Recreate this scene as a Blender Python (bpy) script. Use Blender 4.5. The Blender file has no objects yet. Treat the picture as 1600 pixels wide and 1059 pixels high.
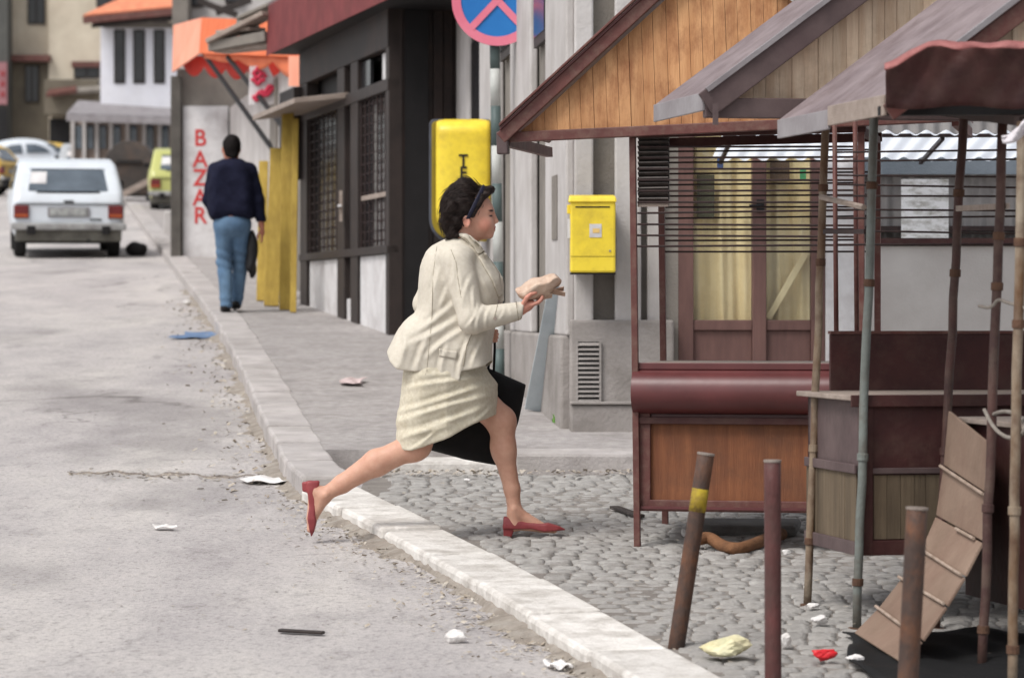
import bpy, bmesh, math, random
import numpy as np
from mathutils import Vector, Matrix
random.seed(7); np.random.seed(7)
PI = math.pi
sc = bpy.context.scene
COL = sc.collection

# ---------------------------------------------------------------- camera, sky, sun, exposure
F = 5000.0          # focal length in photo pixels (1600 px wide)
HZ = 480.0          # true horizon row in the photo
GR = 0.0564         # the street climbs away from the camera
EYE = 1.85
cam_d = bpy.data.cameras.new('camera'); cam = bpy.data.objects.new('camera', cam_d); COL.objects.link(cam)
cam.location = (0, 0, EYE); cam.rotation_euler = (math.radians(90), 0, 0)
cam_d.sensor_width = 36; cam_d.lens = F * 36 / 1600
cam_d.shift_y = -(529.5 - HZ) / 1600
cam_d.clip_start = 0.5; cam_d.clip_end = 600
cam_d.dof.use_dof = True; cam_d.dof.focus_distance = 14.2; cam_d.dof.aperture_fstop = 4.5
sc.camera = cam

SUN_EL, SUN_AZ = math.radians(54), math.radians(226)      # azimuth clockwise from +Y
world = bpy.data.worlds.new('World'); sc.world = world; world.use_nodes = True
wn = world.node_tree; wn.nodes.clear()
sky = wn.nodes.new('ShaderNodeTexSky'); sky.sky_type = 'NISHITA'; sky.sun_disc = False
sky.sun_elevation = SUN_EL; sky.sun_rotation = SUN_AZ; sky.air_density = 1.0; sky.dust_density = 3.0
hs = wn.nodes.new('ShaderNodeHueSaturation'); hs.inputs['Saturation'].default_value = 0.22
bg = wn.nodes.new('ShaderNodeBackground'); bg.inputs['Strength'].default_value = 0.135
wo = wn.nodes.new('ShaderNodeOutputWorld')
wn.links.new(sky.outputs[0], hs.inputs['Color']); wn.links.new(hs.outputs[0], bg.inputs['Color']); wn.links.new(bg.outputs[0], wo.inputs['Surface'])
sun_d = bpy.data.lights.new('sun', 'SUN'); sun = bpy.data.objects.new('sun', sun_d); COL.objects.link(sun)
sun_d.energy = 1.5; sun_d.angle = math.radians(22); sun_d.color = (1.0, 0.97, 0.93)
sdir = Vector((math.sin(SUN_AZ) * math.cos(SUN_EL), math.cos(SUN_AZ) * math.cos(SUN_EL), math.sin(SUN_EL)))
sun.rotation_euler = (-sdir).to_track_quat('-Z', 'Y').to_euler()
sc.view_settings.view_transform = 'Standard'; sc.view_settings.look = 'None'
sc.view_settings.exposure = 0.45; sc.view_settings.gamma = 1.0; sc.view_settings.use_curve_mapping = False

# ---------------------------------------------------------------- helpers
def gz(Y): return GR * Y
def G(x, y, h=0.0):
    """ground-standing point (height h above the sloping street) seen at photo pixel x, y"""
    Y = F * (EYE - h) / (y - (HZ - F * GR))
    return Vector(((x - 800) / F * Y, Y, gz(Y) + h))
def P(x, y, Y): return Vector(((x - 800) / F * Y, Y, EYE + (HZ - y) / F * Y))
def S(r, g, b):
    f = lambda c: (c / 255 / 12.92) if c <= 10 else ((c / 255 + 0.055) / 1.055) ** 2.4
    return (f(r), f(g), f(b))

_m = {}
def mat(name, c1, c2=None, scale=6, stretch=(1, 1, 1), rough=0.75, bump=0.25, bscale=90, spec=0.3,
        dirt=None, dscale=1.5, damt=0.5, metal=0.0, var=0.0, attr=None, dstretch=(1, 1, 1), bdist=0.01):
    if name in _m: return _m[name]
    m = bpy.data.materials.new(name); m.use_nodes = True; nt = m.node_tree; N = nt.nodes; L = nt.links
    b = N['Principled BSDF']; b.inputs['Roughness'].default_value = rough; b.inputs['Metallic'].default_value = metal
    b.inputs['Specular IOR Level'].default_value = spec
    tc = N.new('ShaderNodeTexCoord'); mp = N.new('ShaderNodeMapping'); mp.inputs['Scale'].default_value = stretch
    L.new(tc.outputs['Object'], mp.inputs['Vector'])
    nz = N.new('ShaderNodeTexNoise'); nz.inputs['Scale'].default_value = scale; nz.inputs['Detail'].default_value = 7; nz.inputs['Roughness'].default_value = 0.62
    L.new(mp.outputs[0], nz.inputs['Vector'])
    rp = N.new('ShaderNodeValToRGB'); rp.color_ramp.elements[0].position = 0.32; rp.color_ramp.elements[1].position = 0.68
    c2 = c2 or tuple(c * 0.8 for c in c1)
    rp.color_ramp.elements[0].color = (*c1, 1); rp.color_ramp.elements[1].color = (*c2, 1)
    L.new(nz.outputs['Fac'], rp.inputs['Fac']); out = rp.outputs['Color']
    if attr:
        at = N.new('ShaderNodeAttribute'); at.attribute_name = attr
        mx = N.new('ShaderNodeMix'); mx.data_type = 'RGBA'; mx.blend_type = 'MULTIPLY'; mx.inputs['Factor'].default_value = 1
        L.new(at.outputs['Color'], mx.inputs['A']); L.new(out, mx.inputs['B']); out = mx.outputs['Result']
    if var:
        oi = N.new('ShaderNodeObjectInfo'); mr = N.new('ShaderNodeMapRange')
        mr.inputs['To Min'].default_value = 1 - var; mr.inputs['To Max'].default_value = 1 + var
        L.new(oi.outputs['Random'], mr.inputs['Value'])
        hv = N.new('ShaderNodeHueSaturation'); L.new(mr.outputs[0], hv.inputs['Value']); L.new(out, hv.inputs['Color']); out = hv.outputs[0]
    if dirt:
        mp2 = N.new('ShaderNodeMapping'); mp2.inputs['Scale'].default_value = dstretch; mp2.inputs['Location'].default_value = (3.1, 1.7, 5.3)
        L.new(tc.outputs['Object'], mp2.inputs['Vector'])
        n2 = N.new('ShaderNodeTexNoise'); n2.inputs['Scale'].default_value = dscale; n2.inputs['Detail'].default_value = 9; n2.inputs['Roughness'].default_value = 0.68
        L.new(mp2.outputs[0], n2.inputs['Vector'])
        r2 = N.new('ShaderNodeValToRGB'); r2.color_ramp.elements[0].position = 0.45; r2.color_ramp.elements[1].position = 0.72
        r2.color_ramp.elements[1].color = (damt, damt, damt, 1)
        L.new(n2.outputs['Fac'], r2.inputs['Fac'])
        mx = N.new('ShaderNodeMix'); mx.data_type = 'RGBA'; L.new(r2.outputs['Color'], mx.inputs['Factor'])
        L.new(out, mx.inputs['A']); mx.inputs['B'].default_value = (*dirt, 1); out = mx.outputs['Result']
    L.new(out, b.inputs['Base Color'])
    if bump:
        n3 = N.new('ShaderNodeTexNoise'); n3.inputs['Scale'].default_value = bscale; n3.inputs['Detail'].default_value = 5
        L.new(mp.outputs[0], n3.inputs['Vector'])
        bp = N.new('ShaderNodeBump'); bp.inputs['Strength'].default_value = bump; bp.inputs['Distance'].default_value = bdist
        L.new(n3.outputs['Fac'], bp.inputs['Height']); L.new(bp.outputs[0], b.inputs['Normal'])
    _m[name] = m; return m

def glass(name, tint, refl=0.12, clear=0.7):
    if name in _m: return _m[name]
    m = bpy.data.materials.new(name); m.use_nodes = True; nt = m.node_tree; N = nt.nodes; L = nt.links
    for n in list(N): N.remove(n)
    o = N.new('ShaderNodeOutputMaterial'); t = N.new('ShaderNodeBsdfTransparent'); t.inputs[0].default_value = (*tint, 1)
    g = N.new('ShaderNodeBsdfGlossy'); g.inputs['Roughness'].default_value = 0.06; g.inputs[0].default_value = (0.85, 0.88, 0.9, 1)
    d = N.new('ShaderNodeBsdfDiffuse'); d.inputs[0].default_value = (0.25, 0.25, 0.24, 1)
    m1 = N.new('ShaderNodeMixShader'); m1.inputs[0].default_value = 1 - clear
    m2 = N.new('ShaderNodeMixShader'); m2.inputs[0].default_value = refl
    L.new(t.outputs[0], m1.inputs[1]); L.new(d.outputs[0], m1.inputs[2]); L.new(m1.outputs[0], m2.inputs[1]); L.new(g.outputs[0], m2.inputs[2]); L.new(m2.outputs[0], o.inputs[0])
    _m[name] = m; return m

def tag(o, label, cat, group=None):
    o['label'] = label; o['category'] = cat
    if group: o['group'] = group
    return o
def empty(name, loc, label, cat, group=None):
    o = bpy.data.objects.new(name, None); COL.objects.link(o); o.location = loc; o.empty_display_size = 0.1
    return tag(o, label, cat, group)
def root_of(o):
    while o.parent: o = o.parent
    return o
def link(name, me, m, parent=None, smooth=False):
    o = bpy.data.objects.new(name, me); COL.objects.link(o)
    if m: me.materials.append(m)
    if smooth: me.polygons.foreach_set('use_smooth', [True] * len(me.polygons))
    if parent:
        r = root_of(parent); me.transform(Matrix.Translation(-Vector(r.location))); o.parent = parent
    return o

class MB:
    def __init__(s): s.v = []; s.f = []
    def add(s, vs, fs):
        n = len(s.v); s.v += [tuple(v) for v in vs]; s.f += [tuple(i + n for i in f) for f in fs]; return s
    def hexa(s, p):      # 8 points: bottom 0-3, top 4-7
        return s.add(p, [(3, 2, 1, 0), (4, 5, 6, 7), (0, 1, 5, 4), (1, 2, 6, 5), (2, 3, 7, 6), (3, 0, 4, 7)])
    def box(s, x0, x1, y0, y1, z0, z1):
        return s.hexa([(x0, y0, z0), (x1, y0, z0), (x1, y1, z0), (x0, y1, z0), (x0, y0, z1), (x1, y0, z1), (x1, y1, z1), (x0, y1, z1)])
    def obox(s, o, u, v, w):   # corner + three edge vectors
        o, u, v, w = map(Vector, (o, u, v, w))
        return s.hexa([o, o + u, o + u + v, o + v, o + w, o + u + w, o + u + v + w, o + v + w])
    def beam(s, a, b, w, h, up=(0, 0, 1)):
        a, b = Vector(a), Vector(b); d = (b - a).normalized(); up = Vector(up)
        r = d.cross(up); r = r.normalized() if r.length > 1e-6 else Vector((1, 0, 0)); u = r.cross(d).normalized()
        o = a - r * w / 2 - u * h / 2
        return s.obox(o, b - a, r * w, u * h)
    def prism(s, poly, ex):
        n = len(poly); ex = Vector(ex); a = [Vector(p) for p in poly]; vs = a + [p + ex for p in a]
        fs = [tuple(range(n))[::-1], tuple(range(n, 2 * n))] + [(i, (i + 1) % n, n + (i + 1) % n, n + i) for i in range(n)]
        return s.add(vs, fs)
    def tube(s, path, r, n=10, caps=True):
        path = [Vector(p) for p in path]; rs = r if isinstance(r, (list, tuple)) else [r] * len(path)
        vs = []; prev = None
        for i, p in enumerate(path):
            d = (path[min(i + 1, len(path) - 1)] - path[max(i - 1, 0)]).normalized()
            if prev is None:
                prev = d.orthogonal().normalized()
            u = (prev - d * prev.dot(d)).normalized(); prev = u; w = d.cross(u)
            vs += [p + (u * math.cos(2 * PI * k / n) + w * math.sin(2 * PI * k / n)) * rs[i] for k in range(n)]
        fs = []
        for i in range(len(path) - 1):
            for k in range(n):
                k2 = (k + 1) % n; fs.append((i * n + k, i * n + k2, (i + 1) * n + k2, (i + 1) * n + k))
        if caps:
            fs.append(tuple(range(n))[::-1]); fs.append(tuple(range((len(path) - 1) * n, len(path) * n)))
        return s.add(vs, fs)
    def grid(s, fn, nu, nv):
        vs = [fn(i / nu, j / nv) for j in range(nv + 1) for i in range(nu + 1)]
        fs = [(j * (nu + 1) + i, j * (nu + 1) + i + 1, (j + 1) * (nu + 1) + i + 1, (j + 1) * (nu + 1) + i) for j in range(nv) for i in range(nu)]
        return s.add(vs, fs)
    def mesh(s, name='mesh'):
        me = bpy.data.meshes.new(name); me.from_pydata(s.v, [], s.f); me.update(); return me
    def build(s, name, m, parent=None, bevel=0.0, smooth=False, solid=0.0, fix=True):
        me = s.mesh(name)
        if fix:
            bm = bmesh.new(); bm.from_mesh(me); bmesh.ops.recalc_face_normals(bm, faces=bm.faces); bm.to_mesh(me); bm.free()
        o = link(name, me, m, parent, smooth)
        if solid:
            md = o.modifiers.new('solid', 'SOLIDIFY'); md.thickness = solid; md.offset = 0
        if bevel:
            md = o.modifiers.new('bevel', 'BEVEL'); md.width = bevel; md.segments = 2; md.limit_method = 'ANGLE'; md.angle_limit = math.radians(40)
        return o
def struct(o): o['kind'] = 'structure'; return o
def stuff(o): o['kind'] = 'stuff'; return o

def text_mesh(txt, size, loc, m, parent, name, rot=(PI / 2, 0, 0), extrude=0.004, bold=0.0, align='CENTER', shear=0.0, sx=1.0):
    cu = bpy.data.curves.new('txt', 'FONT'); cu.body = txt; cu.size = size; cu.extrude = extrude; cu.offset = bold
    cu.align_x = align; cu.align_y = 'CENTER'; cu.shear = shear
    t = bpy.data.objects.new('txt', cu); COL.objects.link(t)
    bpy.context.view_layer.update()
    me = bpy.data.meshes.new_from_object(t.evaluated_get(bpy.context.evaluated_depsgraph_get()))
    bpy.data.objects.remove(t); bpy.data.curves.remove(cu)
    from mathutils import Euler
    me.transform(Matrix.Translation(Vector(loc)) @ Euler(rot).to_matrix().to_4x4() @ Matrix.Diagonal((sx, 1, 1, 1)))
    me.materials.clear()
    return link(name, me, m, parent)

# ---- signed-distance modelling (organic shapes), meshed with surface nets
def cap(p, a, b, ra, rb):
    x, y, z = p; ax, ay, az = a; bx, by, bz = b
    dx, dy, dz = bx - ax, by - ay, bz - az; L2 = dx * dx + dy * dy + dz * dz + 1e-12
    t = np.clip(((x - ax) * dx + (y - ay) * dy + (z - az) * dz) / L2, 0, 1)
    return np.sqrt((x - ax - t * dx) ** 2 + (y - ay - t * dy) ** 2 + (z - az - t * dz) ** 2) - (ra + (rb - ra) * t)
def ell(p, c, r, ry=0.0):
    x, y, z = p[0] - c[0], p[1] - c[1], p[2] - c[2]
    if ry: ca, sa = math.cos(ry), math.sin(ry); x, z = ca * x + sa * z, -sa * x + ca * z
    k0 = np.sqrt((x / r[0]) ** 2 + (y / r[1]) ** 2 + (z / r[2]) ** 2)
    k1 = np.sqrt((x / r[0] ** 2) ** 2 + (y / r[1] ** 2) ** 2 + (z / r[2] ** 2) ** 2) + 1e-9
    return k0 * (k0 - 1) / k1
def smin(a, b, k):
    h = np.clip(0.5 + 0.5 * (b - a) / k, 0, 1); return b + (a - b) * h - k * h * (1 - h)
def smax(a, b, k): return -smin(-a, -b, k)
def poly2(px, pz, pts):
    d = np.full(px.shape, 1e9); sgn = np.ones(px.shape); n = len(pts)
    for i in range(n):
        ax, az = pts[i]; bx, bz = pts[i - 1]; ex, ez = bx - ax, bz - az
        wx, wz = px - ax, pz - az; t = np.clip((wx * ex + wz * ez) / (ex * ex + ez * ez + 1e-12), 0, 1)
        d = np.minimum(d, (wx - ex * t) ** 2 + (wz - ez * t) ** 2)
        c1 = pz >= az; c2 = pz < bz; c3 = ex * wz > ez * wx
        sgn = np.where((c1 & c2 & c3) | (~c1 & ~c2 & ~c3), -sgn, sgn)
    return sgn * np.sqrt(d)
def inflate(p, pts, T, R, yc=0.0):
    d = poly2(p[0], p[2], pts); y = p[1] - yc
    return (np.sqrt(np.clip((R + d) / R, 0, None) ** 2 + (y / T) ** 2) - 1) * min(R, T)
def smooth_poly(pts, it=2):
    for _ in range(it):
        q = []
        for i in range(len(pts)):
            a, b = pts[i], pts[(i + 1) % len(pts)]
            q += [(0.75 * a[0] + 0.25 * b[0], 0.75 * a[1] + 0.25 * b[1]), (0.25 * a[0] + 0.75 * b[0], 0.25 * a[1] + 0.75 * b[1])]
        pts = q
    return pts
def wob(p, f, seed=0.0):
    x, y, z = p
    return (np.sin(f * x + 1.7 * np.sin(f * .6 * z + seed) + seed) + np.sin(f * 1.1 * y + 1.3 * np.sin(f * .7 * x - seed) + 2 * seed) + np.sin(f * .9 * z + 1.5 * np.sin(f * .8 * y + 3 * seed))) / 3
def sdf_mesh(name, f, lo, hi, h, m, parent, off=(0, 0, 0), col=None, smooth_it=0):
    B = 8; nb = [int(math.ceil((hi[i] - lo[i]) / h / B)) for i in range(3)]
    ax = [lo[i] + h * (np.arange(nb[i]) * B + (B - 1) / 2) for i in range(3)]
    cx, cy, cz = np.meshgrid(*ax, indexing='ij'); fc = f((cx.ravel(), cy.ravel(), cz.ravel())).reshape(nb)
    V = np.where(fc < 0, -1.0, 1.0).astype(np.float32)
    V = V.repeat(B, 0).repeat(B, 1).repeat(B, 2)
    act = np.argwhere(np.abs(fc) < B * h * 1.6)
    o = np.arange(B); ox, oy, oz = np.meshgrid(o, o, o, indexing='ij'); of = np.stack([ox.ravel(), oy.ravel(), oz.ravel()], 1)
    for s in range(0, len(act), 1500):
        idx = (act[s:s + 1500, None, :] * B + of[None]).reshape(-1, 3)
        V[idx[:, 0], idx[:, 1], idx[:, 2]] = f(tuple(lo[i] + h * idx[:, i].astype(np.float64) for i in range(3)))
    ins = V < 0; sh = tuple(n - 1 for n in V.shape)
    c = ins[:-1, :-1, :-1].astype(np.int8)
    tot = sum(ins[a:a + sh[0], b:b + sh[1], d:d + sh[2]].astype(np.int8) for a in (0, 1) for b in (0, 1) for d in (0, 1))
    cells = np.argwhere((tot > 0) & (tot < 8)); n = len(cells)
    idg = np.full(sh, -1, np.int32); idg[cells[:, 0], cells[:, 1], cells[:, 2]] = np.arange(n)
    acc = np.zeros((n, 3)); cnt = np.zeros(n)
    for a in range(3):
        o1, o2 = [i for i in range(3) if i != a]
        for e1 in (0, 1):
            for e2 in (0, 1):
                s0 = np.zeros(3, int); s0[o1] = e1; s0[o2] = e2; s1 = s0.copy(); s1[a] = 1
                i0 = cells + s0; i1 = cells + s1
                v0 = V[i0[:, 0], i0[:, 1], i0[:, 2]]; v1 = V[i1[:, 0], i1[:, 1], i1[:, 2]]
                k = (v0 < 0) != (v1 < 0); t = np.where(k, v0 / np.where(v0 == v1, 1, v0 - v1), 0)
                pt = s0[None].astype(float).repeat(n, 0); pt[:, a] = t
                acc[k] += pt[k]; cnt[k] += 1
    vs = (cells + acc / np.maximum(cnt, 1)[:, None]) * h + np.array(lo)
    quads = []
    for a in range(3):
        o1, o2 = [(1, 2), (2, 0), (0, 1)][a]
        sl0 = [slice(None)] * 3; sl1 = [slice(None)] * 3; sl0[a] = slice(0, -1); sl1[a] = slice(1, None)
        A = ins[tuple(sl0)]; Bn = ins[tuple(sl1)]
        e = np.argwhere(A != Bn); ok = (e[:, o1] > 0) & (e[:, o2] > 0) & (e[:, o1] < sh[o1]) & (e[:, o2] < sh[o2]) & (e[:, a] < sh[a]); e = e[ok]
        def cid(d1, d2):
            q = e.copy(); q[:, o1] += d1; q[:, o2] += d2; return idg[q[:, 0], q[:, 1], q[:, 2]]
        q = np.stack([cid(-1, -1), cid(0, -1), cid(0, 0), cid(-1, 0)], 1)
        fl = ~A[e[:, 0], e[:, 1], e[:, 2]]; q[fl] = q[fl][:, ::-1]; quads.append(q)
    q = np.concatenate(quads); q = q[(q >= 0).all(1)]
    if smooth_it:
        for _ in range(smooth_it):
            nb_ = np.zeros_like(vs); nc = np.zeros(n)
            for i in range(4):
                np.add.at(nb_, q[:, i], vs[q[:, (i + 1) % 4]]); np.add.at(nc, q[:, i], 1)
                np.add.at(nb_, q[:, i], vs[q[:, (i - 1) % 4]]); np.add.at(nc, q[:, i], 1)
            vs = 0.5 * vs + 0.5 * nb_ / np.maximum(nc, 1)[:, None]
    me = bpy.data.meshes.new(name); me.from_pydata((vs + np.array(off)).tolist(), [], q.tolist()); me.update()
    if col is not None:
        ca = me.color_attributes.new('Col', 'FLOAT_COLOR', 'POINT'); cc = np.ones((n, 4), np.float32); cc[:, :3] = col((vs[:, 0], vs[:, 1], vs[:, 2])); ca.data.foreach_set('color', cc.ravel())
    return link(name, me, m, parent, smooth=True)

# ---------------------------------------------------------------- materials
def asphalt():
    m = bpy.data.materials.new('asphalt'); m.use_nodes = True; nt = m.node_tree; N = nt.nodes; L = nt.links; b = N['Principled BSDF']; b.inputs['Roughness'].default_value = .9; b.inputs['Specular IOR Level'].default_value = .25
    tc = N.new('ShaderNodeTexCoord')
    def noise(scale, st, det=8, ro=.65, loc=(0, 0, 0)):
        mp = N.new('ShaderNodeMapping'); mp.inputs['Scale'].default_value = st; mp.inputs['Location'].default_value = loc; L.new(tc.outputs['Object'], mp.inputs['Vector'])
        n = N.new('ShaderNodeTexNoise'); n.inputs['Scale'].default_value = scale; n.inputs['Detail'].default_value = det; n.inputs['Roughness'].default_value = ro; L.new(mp.outputs[0], n.inputs['Vector']); return n.outputs['Fac'], mp
    def ramp(fac, stops):
        r = N.new('ShaderNodeValToRGB'); e = r.color_ramp.elements
        while len(e) < len(stops): e.new(.5)
        for k, (p, c) in enumerate(stops): e[k].position = p; e[k].color = (*c, 1) if len(c) == 3 else c
        L.new(fac, r.inputs['Fac']); return r.outputs['Color']
    def mix(a, bcol, fac, mode='MIX'):
        x = N.new('ShaderNodeMix'); x.data_type = 'RGBA'; x.blend_type = mode; L.new(a, x.inputs['A'])
        if isinstance(bcol, tuple): x.inputs['B'].default_value = (*bcol, 1)
        else: L.new(bcol, x.inputs['B'])
        if isinstance(fac, float): x.inputs['Factor'].default_value = fac
        else: L.new(fac, x.inputs['Factor'])
        return x.outputs['Result']
    f, _ = noise(.9, (1, .35, 1)); c = ramp(f, [(.3, S(160, 155, 155)), (.5, S(180, 175, 173)), (.72, S(196, 191, 186))])
    f, _ = noise(3.5, (1, .5, 1), 10, .75, (4, 2, 0)); c = mix(c, S(130, 124, 124), ramp(f, [(.52, (0, 0, 0)), (.72, (.55, .55, .55))]))
    f, _ = noise(7, (1, .6, 1), 10, .8, (9, 7, 0)); c = mix(c, S(206, 202, 198), ramp(f, [(.55, (0, 0, 0)), (.75, (.6, .6, .6))]))
    f, _ = noise(160, (1, 1, 1), 3, .7); c = mix(c, ramp(f, [(.3, (.62, .60, .60)), (.5, (1, 1, 1)), (.72, (1.2, 1.18, 1.16))]), .75, 'MULTIPLY')
    f, _ = noise(45, (1, .6, 1), 4, .7, (1, 5, 0)); c = mix(c, ramp(f, [(.28, (.55, .53, .53)), (.46, (1, 1, 1)), (.7, (1.16, 1.15, 1.14))]), .9, 'MULTIPLY')
    f, _ = noise(.55, (1, .5, 1), 5, .6, (12, 3, 0)); c = mix(c, S(116, 111, 111), ramp(f, [(.56, (0, 0, 0)), (.68, (.5, .5, .5))]))
    f, _ = noise(20, (1, .8, 1), 4, .75, (6, 5, 0)); c = mix(c, ramp(f, [(.27, (.6, .58, .57)), (.4, (1, 1, 1)), (.66, (1, 1, 1)), (.76, (1.18, 1.17, 1.15))]), .9, 'MULTIPLY')
    # cracks
    w, mp = noise(2.2, (1, 1, 1), 6, .6); va = N.new('ShaderNodeVectorMath'); va.operation = 'MULTIPLY_ADD'; va.inputs[1].default_value = (.9, .9, 0); cmb = N.new('ShaderNodeCombineXYZ'); L.new(w, cmb.inputs[0]); L.new(w, cmb.inputs[1])
    L.new(cmb.outputs[0], va.inputs[0]); L.new(tc.outputs['Object'], va.inputs[2])
    vo = N.new('ShaderNodeTexVoronoi'); vo.feature = 'DISTANCE_TO_EDGE'; vo.inputs['Scale'].default_value = .33; L.new(va.outputs[0], vo.inputs['Vector'])
    g, _ = noise(.6, (1, 1, 1), 3, .5, (2, 8, 0)); cr = ramp(vo.outputs['Distance'], [(.0, (1, 1, 1)), (.008, (0, 0, 0))]); gate = ramp(g, [(.53, (0, 0, 0)), (.63, (.7, .7, .7))])
    c = mix(c, S(96, 90, 88), mix(cr, gate, 1.0, 'MULTIPLY'))
    L.new(c, b.inputs['Base Color'])
    f, _ = noise(120, (1, 1, 1), 6, .7); bp = N.new('ShaderNodeBump'); bp.inputs['Strength'].default_value = .7; bp.inputs['Distance'].default_value = .008; L.new(f, bp.inputs['Height']); L.new(bp.outputs[0], b.inputs['Normal'])
    return m
M_asphalt = asphalt()
M_pave = mat('pavement', S(172, 166, 163), S(146, 141, 139), 16, stretch=(1, .6, 1), rough=.9, bump=.6, bscale=120, dirt=S(120, 114, 111), dscale=2.6, damt=.6)
M_mortar = mat('mortar', S(142, 136, 130), S(116, 110, 105), 5, rough=.95, bump=.6, bscale=60)
M_cobble = mat('cobble', S(168, 165, 161), S(144, 141, 138), 14, rough=.85, bump=.6, bscale=70, var=.08, dirt=S(112, 106, 100), dscale=9, damt=.75)
M_kerb = mat('kerbstone', S(226, 222, 217), S(200, 195, 189), 7, rough=.85, bump=.7, bscale=45, var=.07, dirt=S(134, 125, 115), dscale=4.5, damt=.75)
M_kerb2 = mat('kerbstone_grey', S(186, 180, 177), S(164, 158, 156), 5, rough=.85, bump=.5, bscale=55, var=.07, dirt=S(124, 118, 112), dscale=2.4, damt=.6)
M_redpaint = mat('red_brown_paint', S(106, 65, 60), S(84, 52, 49), 5, rough=.55, bump=.2, bscale=40, dirt=S(128, 106, 94), dscale=16, damt=.55)
M_redmetal = mat('maroon_sheet', S(104, 54, 54), S(84, 44, 45), 4, rough=.35, bump=.1, bscale=12, dirt=S(70, 36, 34), dscale=2, damt=.5, spec=.5)
M_orange_wood = mat('orange_pine', S(200, 152, 108), S(170, 120, 80), 3, stretch=(9, 9, .8), rough=.65, bump=.25, bscale=20, var=.10, dirt=S(126, 76, 48), dscale=4.5, damt=.95, dstretch=(2.2, 2.2, 1.1))
M_orange_ply = mat('orange_ply', S(140, 90, 60), S(112, 68, 46), 2.5, stretch=(10, 10, .9), rough=.65, bump=.25, bscale=20, dirt=S(92, 62, 48), dscale=4, damt=.75)
M_pale_wood = mat('pale_boards', S(222, 202, 178), S(196, 168, 142), 3, stretch=(9, 9, .8), rough=.7, bump=.3, bscale=20, var=.13, dirt=S(122, 98, 82), dscale=3, damt=.7)
M_green_wood = mat('weathered_boards', S(112, 98, 80), S(86, 74, 60), 3, stretch=(9, 9, .7), rough=.8, bump=.3, bscale=20, var=.12, dirt=S(80, 68, 56), dscale=3, damt=.6)
M_purple = mat('purple_brown_paint', S(98, 83, 82), S(78, 65, 65), 7, rough=.6, bump=.2, bscale=30, dirt=S(84, 66, 68), dscale=2.5, damt=.5)
M_darkred = mat('dark_red_paint', S(74, 41, 39), S(56, 31, 31), 5, rough=.6, bump=.3, bscale=30, dirt=S(92, 72, 64), dscale=6, damt=.55)
M_roof = mat('roof_sheet', S(142, 129, 130), S(116, 103, 105), 6, rough=.6, bump=.4, bscale=50, dirt=S(96, 80, 78), dscale=7, damt=.75)
M_roofend = mat('roof_edge_grey', S(150, 146, 148), S(126, 120, 122), 5, rough=.6, bump=.2, bscale=40)
M_counter = mat('counter_top', S(166, 152, 142), S(142, 128, 118), 3, stretch=(1, 8, 8), rough=.6, bump=.3, bscale=20, dirt=S(110, 96, 88), dscale=3, damt=.5)
M_rod = mat('dark_rod', S(58, 42, 40), S(42, 32, 32), 20, rough=.6, bump=0)
M_rustpipe = mat('rusty_white_pipe', S(150, 138, 122), S(104, 78, 54), 9, stretch=(1, 1, .5), rough=.7, bump=.4, bscale=60, dirt=S(74, 46, 32), dscale=7, damt=.9)
M_greypipe = mat('grey_green_pipe', S(118, 124, 120), S(98, 102, 98), 9, rough=.5, bump=.3, bscale=60, dirt=S(92, 72, 58), dscale=8, damt=.7)
M_brownpipe = mat('brown_post_paint', S(84, 58, 53), S(62, 44, 42), 8, rough=.6, bump=.3, bscale=60, dirt=S(110, 96, 84), dscale=9, damt=.5)
M_bollard = mat('bollard_steel', S(80, 63, 56), S(58, 48, 44), 14, stretch=(1, 1, .5), rough=.6, bump=.4, bscale=80, dirt=S(118, 76, 50), dscale=9, damt=.7)
M_bollard_r = mat('bollard_red', S(98, 58, 56), S(74, 48, 46), 12, stretch=(1, 1, .5), rough=.55, bump=.4, bscale=80, dirt=S(74, 56, 52), dscale=7, damt=.8)
M_rustdark = mat('dark_rust', S(98, 72, 56), S(74, 54, 44), 20, rough=.85, bump=.4)
M_rust = mat('rust', S(128, 90, 62), S(98, 68, 48), 14, rough=.85, bump=.5, bscale=80)
M_yellow = mat('yellow_paint', S(238, 212, 66), S(230, 202, 54), 3, rough=.42, bump=.08, bscale=30, spec=.45, dirt=S(176, 148, 56), dscale=7, damt=.55)
M_yellow_edge = mat('dark_yellow_rim', S(150, 130, 30), S(120, 104, 28), 6, rough=.5, bump=.1)  # darker olive yellow for the hood rim and mailbox seam
M_dark = mat('black_plastic', S(30, 28, 29), S(22, 21, 22), 5, rough=.6, bump=.2)
M_darkbrown = mat('dark_brown_boards', S(46, 40, 39), S(34, 30, 30), 4, stretch=(5, 5, .7), rough=.6, bump=.3, bscale=20, dirt=S(84, 62, 52), dscale=2, damt=.45)
M_shopframe = mat('shop_frame_brown', S(56, 47, 44), S(42, 36, 34), 5, rough=.55, bump=.2)
M_plaster = mat('grey_plaster', S(196, 192, 190), S(176, 171, 168), 3, rough=.9, bump=.35, bscale=40, dirt=S(146, 140, 136), dscale=1.3, damt=.6, dstretch=(1.5, 1.5, .5))
M_plaster_d = mat('dark_render', S(138, 132, 124), S(120, 114, 108), 3, rough=.95, bump=.5, bscale=60, dirt=S(98, 92, 88), dscale=1.6, damt=.5)
M_plinth = mat('plinth_render', S(160, 154, 150), S(140, 134, 130), 3, rough=.95, bump=.5, bscale=50, dirt=S(108, 102, 96), dscale=2, damt=.7, dstretch=(1, 1, 1.6))
M_white = mat('white_panel', S(216, 214, 214), S(200, 198, 198), 4, rough=.7, bump=.2, dirt=S(146, 136, 134), dscale=3, damt=.6)
M_door = mat('door_brown', S(110, 82, 76), S(92, 68, 64), 4, stretch=(4, 4, .8), rough=.5, bump=.15, bscale=25)
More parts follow.
